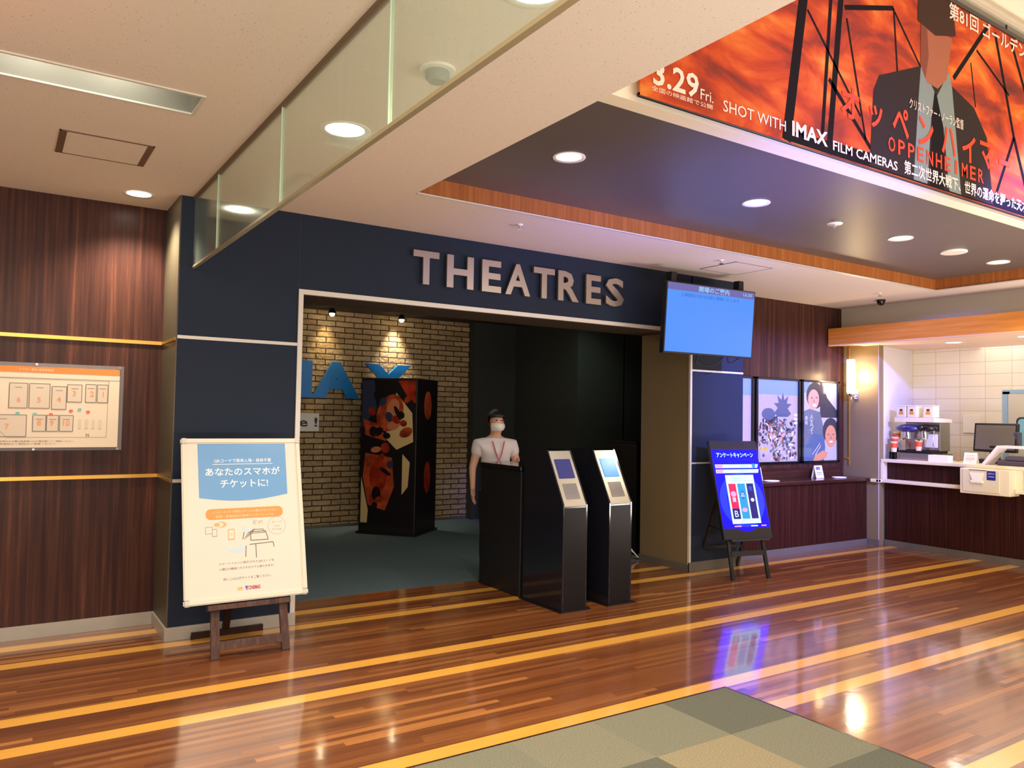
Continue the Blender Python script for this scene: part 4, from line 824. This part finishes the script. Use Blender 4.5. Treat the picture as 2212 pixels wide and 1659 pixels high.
def sheetC(m, f, W, H):
    m.rect(0, 0, W, H, f, .0004, 4).rect(W*.5, H*.55, W, H, f, .0005, 2).poly([(W*.55, H), (W, H), (W, H*.65), (W*.72, H*.8)], f, .0006, 4).rect(0, H*.86, W*.2, H, f, .0006, 7)
    m.ell(W*.35, H*.83, W*.25, H*.17, f, .0008, 2).ell(W*.31, H*.78, W*.16, H*.13, f, .001, 0, rot=-.15).ell(W*.34, H*.705, W*.06, H*.018, f, .0013, 6).ell(W*.26, H*.80, W*.03, H*.006, f, .0013, 2).ell(W*.40, H*.805, W*.03, H*.006, f, .0013, 2).poly([(W*.31, H*.79), (W*.36, H*.745), (W*.29, H*.745)], f, .0012, 1)
    m.poly([(0, H*.62), (W*.2, H*.66), (W*.5, H*.62), (W*.62, H*.4), (W*.6, 0), (0, 0)], f, .0007, 3).poly([(W*.3, H*.35), (W*.62, H*.32), (W*.7, 0), (0, 0), (0, H*.12)], f, .0009, 8)
    m.ell(W*.82, H*.38, W*.24, H*.17, f, .001, 2).ell(W*.82, H*.31, W*.165, H*.145, f, .0012, 5).ell(W*.83, H*.24, W*.06, H*.014, f, .0015, 6).ell(W*.75, H*.335, W*.03, H*.006, f, .0015, 2).ell(W*.9, H*.335, W*.03, H*.006, f, .0015, 2).poly([(W*.82, H*.33), (W*.86, H*.275), (W*.79, H*.275)], f, .0014, 1)
    m.poly([(W*.62, 0), (W*.66, H*.18), (W, H*.16), (W, 0)], f, .001, 4).poly([(W*.3, .0), (W*.36, H*.07), (W*.6, H*.13), (W*.74, H*.1), (W*.68, H*.03), (W*.5, .0)], f, .002, 5)
    m.line((W*.28, H*.08), (W*.5, H*.22), .008, f, .0022, 6).line((W*.36, H*.07), (W*.52, H*.19), .008, f, .0022, 6)
    m.text('人生って', W*.25, H*.56, .055, f, .0025, 6, vertical=True).text('素晴', W*.1, H*.54, .05, f, .0025, 6, vertical=True)
poster_frame(6.5, 7.215, .985, 1.99, 'pale framed poster mostly hidden behind the navy pier', sheetA, [pale, slate, ink, teal, yel, rust, wht, sky, skinp])
poster_frame(7.25, 8.05, .985, 1.99, 'framed poster with a spiky grey crowd collage and yellow mark', sheetB, [pale, slate, ink, teal, yel, rust, wht, sky, mat('poster_spark', lin(240, 170, 120), **GL)])
poster_frame(8.075, 8.815, .985, 1.99, 'framed poster with two smiling faces, rightmost on the walnut wall', sheetC, [skinp, skin2, dk, grn, fog, mat('poster_skin_warm', lin(210, 150, 110), **GL), wht, sky, mat('poster_denim', lin(84, 108, 136), **GL)])

# ------------------------------------------------------------------ low wooden counter below the posters
o = empty('wooden_counter', (7.7, 5.68, 0), 'low mahogany counter under the framed posters', 'counter')
build(MB().box(6.475, 8.94, 5.68, 5.995, .07, .77), 'cabinet', COUNTERWOOD, o)
build(MB().box(6.475, 8.945, 5.64, 5.998, .77, .81, 0, .006), 'worktop', REDWOOD, o)
pts = [(6.475, .81), (8.82, .81), (8.82, .87)]+[(8.76+.06*math.cos(R(a)), .87+.06*math.sin(R(a))) for a in (30, 60, 90)]+[(6.475, .93)]
build(MB().prism(pts, 1, 5.955, 5.985), 'splashback', REDWOOD, o)
build(MB().box(6.475, 8.94, 5.672, 5.69, 0, .07), 'plinth', BASEDARK, o)
for x, lab in ((7.14, 'white folded notice card on the low counter, beside the digital sign'), (8.25, 'white folded notice card on the low counter under the two-faces poster')):
    o = empty('notice_card', (x, 5.86, .81), lab, 'card', 'notice cards on the low counter')
    build(MB().add([(x-.075, 5.84, .812), (x+.075, 5.84, .812), (x+.075, 5.875, .96), (x-.075, 5.875, .96), (x-.075, 5.91, .812), (x+.075, 5.91, .812)], [(0, 1, 2, 3), (3, 2, 5, 4)]), 'card', PAPER, o)
    f = (Vector((x, 5.84, .812)), Vector((1, 0, 0)), Vector((0, .035, .148)).normalized(), Vector((0, -.148, .035)).normalized())
    build(MB().rect(-.05, .10, .03, .135, f, .001, 0).rect(-.05, .06, .05, .07, f, .001, 1).rect(-.05, .04, .05, .048, f, .001, 1), 'print', [mat('card_blue', lin(110, 110, 200), .5), mat('card_grey', lin(150, 140, 140), .5)], o)
for x, y, lab in ((7.23, 5.735, 'thin white oval tray on the low counter, nearest the digital sign'), (8.52, 5.77, 'thin white oval tray on the low counter, nearest the olive wall')):
    m = MB().lathe([(.01, .002), (.085, .002), (.1, .012), (.103, .012), (.09, 0), (.01, 0)], (0, 0, 0), 28, caps=False)
    m.v = [(x+v[0]*1.05, y+v[1]*.7, .811+v[2]) for v in m.v]
    single(m, 'tray', PAPER, lab, 'tray', 'white trays on the low counter')

# ------------------------------------------------------------------ wall lamp
o = empty('wall_lamp', (8.95, 5.82, 1.8), 'glowing white tube wall lamp on the olive wall beside the posters', 'wall lamp')
build(MB().lathe([(.044, 1.84), (.05, 1.86), (.05, 2.24), (.046, 2.262)], (8.83, 5.82, 0)), 'shade', mat('lamp_shade_glow', (1, .9, .75), .4, emit=(1, .86, .6), es=6), o)
build(MB().lathe([(.05, 1.828), (.05, 1.84), (.02, 1.82), (.012, 1.80), (.008, 1.76)], (8.83, 5.82, 0)).tube([(8.83, 5.82, 1.815), (8.89, 5.82, 1.79), (8.945, 5.82, 1.81)], .009, 10), 'bracket', CHROME, o)
build(MB().box(8.935, 8.95, 5.79, 5.85, 1.77, 1.9, 0, .004), 'back_plate', CHROME, o)
light('wall_lamp_light', 'POINT', (8.83, 5.72, 2.05), 9, (1, .7, .36), radius=.05)

# ------------------------------------------------------------------ concession counter and what stands on it
o = empty('concession_counter', (9.08, 4, 0), 'dark mahogany concession counter with cream top and ledge', 'counter')
build(MB().box(9.08, 9.6, -1, 5.525, .07, 1.01), 'cabinet', COUNTERWOOD, o)
build(MB().box(8.99, 9.62, -1, 5.53, 1.01, 1.047, 0, .005), 'worktop', CREAMLAM, o)
build(MB().box(8.96, 9.08, -1, 4.015, .765, .805, 0, .006), 'ledge', CREAMLAM, o)
build(MB().box(8.96, 9.08, 4.535, 5.53, .765, .805, 0, .006).box(8.90, 8.948, 5.5, 5.61, .765, .805, 0, .006).box(8.9, 8.99, 5.5, 5.53, .765, .805), 'ledge', CREAMLAM, o)
build(MB().box(8.99, 9.08, 5.5, 5.53, .805, 1.01), 'end_cheek', CREAMLAM, o)
build(MB().box(8.99, 9.08, 3.95, 4.02, .805, 1.01), 'divider', CREAMLAM, o)
build(MB().box(9.065, 9.085, -1, 5.53, 0, .07), 'plinth', BASEDARK, o)
struct('baseboard_corner', MB().box(8.942, 8.95, 5.525, 5.665, 0, .07), BASEDARK)
o = empty('service_box', (8.85, 4.3, .73), 'cream service box with a blue sticker hung on the concession counter', 'box')
build(MB().box(8.87, 9.078, 4.02, 4.53, .735, 1.009, 0, .006), 'housing', CREAMLAM, o)
build(MB().box(8.862, 8.872, 4.12, 4.50, .76, .998, 0, .003), 'front_door', mat('cream_door', lin(222, 212, 184), .35), o)
f = fr_side(8.861, 4.53, .735)
build(MB().rect(.10, .255, .28, .262, f, .0005, 0), 'slot', BLACK, o)
build(MB().rrect(.285, .16, .375, .258, .006, f, .001, 0).text('お知らせ', .33, .23, .016, f, .0016, 1).rect(.3, .195, .36, .2, f, .0016, 1), 'sticker', [mat('sticker_blue', lin(36, 44, 150), .4), WHITE], o)
m = MB()
for k in range(4): m.rrect(.11+.012*k, .205-.024*k, .26-.005*k, .235-.024*k, .008, f, .006+.004*k, 0)
build(m.box(8.845, 8.862, 4.28, 4.41, .855, .885, 0, .006), 'paper_tray', PAPER, o)

o = empty('coffee_machine', (9.35, 5.22, 1.047), 'chrome espresso machine with cream top shelf at the concession counter end', 'coffee machine')
build(MB().box(9.14, 9.52, 4.94, 5.40, 1.047, 1.13, 0, .004), 'plinth', STEEL, o)
build(MB().box(9.16, 9.52, 5.0, 5.4, 1.13, 1.16, 0, .003), 'drip_tray', BLACKMETAL, o)
build(MB().box(9.3, 9.52, 4.97, 5.4, 1.16, 1.5, 0, .01), 'boiler_body', STEEL, o)
build(MB().prism([(9.14, 1.50), (9.54, 1.50), (9.54, 1.54), (9.14, 1.555)], 1, 4.96, 5.44), 'top_shelf', CREAMLAM, o)
m = MB()
bm = bmesh.new(); bmesh.ops.create_icosphere(bm, subdivisions=3, radius=1)
for v in bm.verts: v.co = Vector((9.2+v.co.x*.085, 5.31+v.co.y*.15, 1.425+v.co.z*.05))
m.bm(bm, 0, None, True); build(m, 'grouphead_cover', mat('deep_blue_gloss', lin(40, 42, 110), .1, coat=1), o)
m = MB()
bm = bmesh.new(); bmesh.ops.create_icosphere(bm, subdivisions=3, radius=1)
for v in bm.verts: v.co = Vector((9.22+v.co.x*.085, 5.08+v.co.y*.11, 1.43+v.co.z*.05))
m.bm(bm, 0, None, True); build(m, 'grouphead_cover', BLACKGLOSS, o)
for y in (5.31, 5.1): build(MB().lathe([(.035, 1.30), (.04, 1.36), (.04, 1.41)], (9.2, y, 0), 16).tube([(9.2, y, 1.315), (9.12, y, 1.30), (9.07, y, 1.29)], .011, 8), 'portafilter', CHROME, o)
build(MB().tube([(9.2, 4.99, 1.40), (9.17, 4.985, 1.34), (9.16, 4.98, 1.2)], .006, 8), 'steam_wand', CHROME, o)
build(MB().box(9.293, 9.3, 5.0, 5.16, 1.2, 1.36, 0, .003), 'water_gauge_panel', WHITE, o)
for y, lab in ((5.38, 'leftmost'), (5.25, 'middle'), (5.05, 'rightmost')):
    q = empty('storage_tin', (9.25, y, 1.56), 'cream tin with a gold cone mark on the coffee machine shelf, %s of three' % lab, 'tin', 'tins on the coffee machine')
    build(MB().box(9.18, 9.32, y-.06, y+.06, 1.555, 1.69, 0, .008), 'body', CREAMLAM, q)
    f = fr_side(9.179, y, 1.56)
    build(MB().poly([(-.03, .03), (.03, .03), (.02, .075), (-.02, .075)], f, .001, 0).rect(-.018, .075, .018, .095, f, .001, 1), 'mark', [mat('gold_mark', lin(206, 150, 56), .4), BLACK], q)
    build(MB().box(9.175, 9.325, y-.063, y+.063, 1.69, 1.7, 0, .003), 'lid', WHITE, q)
def cup(x, y, z, label, proto=[None]):
    if proto[0] is None:
        q = empty('paper_cup', (x, y, z), label, 'cup', 'paper cups by the coffee machine'); proto[0] = q
        build(MB().lathe([(.03, 0), (.043, .12), (.045, .122), (.045, .126), (.041, .126), (.028, .004)], caps=False, n=20), 'cup', mat('cream_cup', lin(236, 214, 176), .5), q, True)
        build(MB().lathe([(.0362, .05), (.0425, .105)], caps=False, n=20), 'sleeve', mat('orange_sleeve', lin(220, 84, 44), .5), q, True)
    else:
        q = copy_tree(proto[0]); q.location = (x, y, z); tag(q, label, 'cup', 'paper cups by the coffee machine')
    return q
o = empty('cup_rack', (9.2, 5.48, 1.047), 'clear stepped rack holding paper cups left of the coffee machine', 'rack')
build(MB().box(9.09, 9.16, 5.41, 5.48, 1.047, 1.135, 0, .003), 'low_step', CLEAR, o); build(MB().box(9.16, 9.23, 5.43, 5.51, 1.047, 1.19, 0, .003), 'middle_step', CLEAR, o); build(MB().box(9.23, 9.30, 5.45, 5.53, 1.047, 1.25, 0, .003), 'high_step', CLEAR, o)
cup(9.125, 5.44, 1.135, 'orange banded paper cup on the lowest step of the cup rack')
cup(9.195, 5.47, 1.19, 'orange banded paper cup on the middle step of the cup rack')
cup(9.265, 5.485, 1.25, 'orange banded paper cup on the highest step of the cup rack')
cup(9.19, 5.17, 1.16, 'orange banded paper cup standing on the coffee machine drip tray')
o = empty('register_screen', (9.46, 4.45, 1.047), 'grey point-of-sale monitor standing on the concession counter', 'monitor', rz=R(90))
tlt = Matrix.Rotation(R(-8), 4, 'X')
m = MB().box(-.235, .235, -.02, .03, .13, .46, 0, .012); m.v = [tuple(tlt @ Vector(v)) for v in m.v]; o.rotation_euler = (0, 0, R(-90))
build(m, 'casing', BLACK, o, True)
m = MB().box(-.21, .21, -.024, -.02, .155, .435); m.v = [tuple(tlt @ Vector(v)) for v in m.v]; build(m, 'screen', mat('grey_screen', lin(112, 104, 100), .2), o, True)
build(MB().box(-.05, .05, .0, .04, .04, .2), 'neck', BLACK, o, True); build(MB().box(-.2, .2, -.12, .14, 0, .045, 0, .006), 'base', BLACK, o, True)
build(MB().box(.19, .25, .02, .1, .18, .36, 0, .01), 'customer_display', mat('slate_plastic', lin(70, 74, 96), .3), o, True)
single(MB().box(9.03, 9.135, 4.74, 4.97, 1.047, 1.125, 0, .003), 'paper_stack', PAPER, 'white stack of boxes on the counter beside the coffee machine plinth', 'paper stack')
o = empty('tent_card', (9.1, 4.53, 1.047), 'cream price card standing before the monitor on the concession counter', 'card')
build(MB().add([(9.08, 4.46, 1.048), (9.08, 4.60, 1.048), (9.11, 4.60, 1.17), (9.11, 4.46, 1.17), (9.15, 4.46, 1.048), (9.15, 4.60, 1.048)], [(1, 0, 3, 2), (2, 3, 4, 5)]), 'card', PAPER, o)
f = (Vector((9.08, 4.6, 1.048)), Vector((0, -1, 0)), Vector((.03, 0, .122)).normalized(), Vector((-.122, 0, .03)).normalized())
build(MB().rect(.02, .09, .12, .094, f, .001, 0).rect(.02, .07, .12, .074, f, .001, 0).rect(.02, .05, .12, .056, f, .001, 1).rect(.02, .03, .1, .034, f, .001, 0), 'print', [mat('print_pinkgrey', lin(200, 160, 150), .5), mat('print_red2', lin(210, 120, 100), .5)], o)
o = empty('napkin_stand', (9.2, 4.1, 1.047), 'white arched stand with dark items inside at the right picture edge', 'stand')
build(MB().prism([(4.40, 1.048), (4.36, 1.048), (4.22, 1.235), (3.6, 1.235), (3.6, 1.262), (4.235, 1.262)], 0, 9.06, 9.27), 'arch', mat('lilac_white', lin(240, 228, 238), .4), o)
build(MB().box(9.09, 9.25, 3.75, 4.25, 1.048, 1.10, 0, .01).box(9.1, 9.24, 3.8, 4.18, 1.10, 1.15, 0, .02), 'contents', mat('dark_lilac', lin(84, 74, 92), .4), o)
single(MB().box(9.985, 9.999, 4.85, 5.06, 1.38, 1.60, 0, .002), 'wall_notice', PAPER, 'blank white sheet on the cream tiled wall behind the monitor', 'notice')
single(MB().box(9.5, 9.54, 4.86, 4.90, 1.047, 1.16, 0, .006), 'bottle', mat('tan_bottle', lin(176, 150, 116), .4), 'small tan bottle on the counter left of the monitor', 'bottle')
# swing door behind the counter
t = MB().box(9.985, 10.0, 4.52, 4.60, 0, 1.88).box(9.985, 10.0, 3.5, 4.6, 1.85, 1.90)
d = struct('door_1', MB().box(9.97, 9.985, 3.6, 4.53, 0, 1.85), mat('door_cream', lin(206, 200, 182), .4))
q = build(t, 'door_frame', mat('pale_blue_steel', lin(170, 206, 222), .3, metal=.3), d)
f = fr_side(9.969, 4.53, 0)
build(MB().rrect(.085, 1.22, .5, 1.58, .05, f, .001, 0).rrect(.105, 1.24, .48, 1.56, .04, f, .002, 1), 'door_window', [mat('window_gasket', lin(40, 58, 70), .4), mat('window_pale_blue', lin(140, 200, 220), .15)], d)  # pane is a flat pale blue, without emission

# ------------------------------------------------------------------ movie banner on the bulkhead
o = empty('banner', (5.13, 2.76, 3.03), 'huge fiery orange movie banner with title lettering on the bulkhead', 'banner')
BX0, BX1, BZ0, BZ1 = 2.50, 7.76, 3.035, 4.36
f = fr_wall(0, 2.752, 0)
m = MB().box(BX0, BX1, 2.752, 2.764, BZ0, BZ1)
for a, b, wd in [((3.74, 3.98), (3.58, 3.04), .075), ((3.98, 4.0), (3.89, 3.04), .03), ((4.11, 4.3), (3.96, 3.04), .05), ((3.76, 3.83), (4.27, 3.33), .018), ((4.13, 3.89), (4.32, 3.2), .018), ((4.11, 3.95), (4.62, 4.1), .03),
                 ((4.62, 4.1), (4.66, 3.7), .018), ((4.63, 4.08), (4.93, 3.8), .018), ((3.96, 3.48), (4.42, 3.12), .03), ((3.74, 3.95), (3.9, 4.36), .07), ((5.8, 4.33), (5.33, 3.83), .035), ((5.64, 4.11), (6.1, 3.9), .02),
                 ((5.9, 4.31), (6.17, 3.6), .035), ((6.14, 4.31), (6.4, 3.9), .035), ((6.17, 3.6), (5.85, 3.05), .03), ((6.17, 3.6), (6.45, 3.05), .04), ((5.56, 4.0), (5.62, 3.7), .014), ((6.5, 4.36), (6.7, 3.04), .05), ((7.1, 4.3), (6.9, 3.1), .04)]:
    m.line(a, b, wd, f, .001, 1)
m.poly([(3.56, 3.04), (4.0, 3.04), (6.6, 3.04), (6.6, 3.13), (4.4, 3.13), (3.58, 3.1)], f, .0012, 1)
m.poly([(4.36, 3.05), (4.4, 3.52), (4.46, 3.63), (4.9, 3.8), (5.28, 3.78), (5.6, 3.69), (5.77, 3.52), (5.86, 3.05)], f, .0015, 2)
m.poly([(4.93, 3.83), (4.9, 3.6), (4.84, 3.05), (5.0, 3.05), (5.05, 3.5), (5.09, 3.68)], f, .002, 3).poly([(5.27, 3.86), (5.12, 3.66), (5.2, 3.46), (5.27, 3.05), (5.42, 3.05), (5.35, 3.5), (5.31, 3.76)], f, .002, 3)
m.poly([(5.09, 3.68), (5.13, 3.66), (5.2, 3.46), (5.2, 3.05), (5.03, 3.05), (5.06, 3.5)], f, .0018, 1)
m.poly([(4.93, 4.1), (4.92, 3.82), (5.0, 3.72), (5.13, 3.71), (5.24, 3.80), (5.31, 4.1)], f, .0025, 4).poly([(4.93, 4.1), (4.92, 3.82), (4.98, 3.74), (5.02, 3.9), (5.0, 4.1)], f, .0028, 6)
m.poly([(4.9, 4.36), (4.89, 4.10), (5.1, 4.06), (5.36, 4.13), (5.32, 4.36)], f, .003, 5)
m.text('3.29', 2.735, 3.165, .125, f, .004, 7, .31, .02).text('Fri.', 2.95, 3.135, .055, f, .004, 7).text('全国の映画館で公開', 2.78, 3.085, .025, f, .004, 7, .42)
m.text('SHOT WITH', 3.32, 3.115, .06, f, .004, 7, .5, .0).text('IMAX', 3.785, 3.118, .085, f, .004, 7, .32, .03).text('FILM CAMERAS', 4.325, 3.098, .058, f, .004, 7, .66, .012)
m.text('第二次世界大戦下、世界の運命を握った天才科学者の栄光と没落の生涯', 6.03, 3.112, .09, f, .004, 7, 2.6, .015)
for ch, xx in zip('オッペンハイマー', (4.16, 4.42, 4.69, 4.98, 5.26, 5.52, 5.76, 6.02)):
    if ch == 'ー': m.rect(xx-.085, 3.365, xx+.085, 3.4, f, .005, 8)
    else: m.text(ch, xx, 3.385 if ch != 'ッ' else 3.36, .19 if ch != 'ッ' else .14, f, .005, 8, .18 if ch != 'ッ' else .14, .02)
for ch, k in zip('OPPENHEIMER', range(11)): m.text(ch, 4.59+k*.109, 3.225, .095, f, .005, 8, .03 if ch == 'I' else .075, .012)
m.text('クリストファー・ノーラン監督', 5.12, 3.535, .07, f, .005, 7, .66, .0).text('第81回 ゴールデングローブ賞', 6.15, 4.29, .12, f, .004, 7, 1.75, .015)
build(m, 'print', [fire_material(), mat('banner_black', lin(22, 16, 16), .8, spec=.1), mat('banner_suit', lin(46, 36, 32), .8, spec=.1), mat('banner_shirt', lin(118, 126, 118), .8, spec=.1), mat('banner_face', lin(150, 90, 66), .8, spec=.1), mat('banner_hat', lin(62, 42, 33), .8, spec=.1), mat('banner_face_shade', lin(120, 66, 50), .8, spec=.1), mat('banner_white', lin(236, 206, 186), .8, spec=.1), mat('banner_red', lin(236, 70, 44), .8, spec=.1)], o)
build(MB().tube([(BX0, 2.765, BZ0+.005), (BX1, 2.765, BZ0+.005)], .012, 10), 'hem_bar', BLACKMETAL, o)
build(MB().box(BX0, BX1, 2.745, 2.775, BZ1-.01, BZ1+.02), 'top_bar', BLACKMETAL, o)
for x in (3.0, 4.2, 5.4, 6.1, 6.8): build(MB().tube([(x, 2.765, BZ1+.01), (x, 2.765, 4.44)], .006, 8), 'hook', BLACKMETAL, o)
struct('trim_rail', MB().box(2.2, 8.9, 2.74, 2.8, 4.43, 4.46), mat('rail_grey', lin(190, 180, 160), .4, metal=.3))
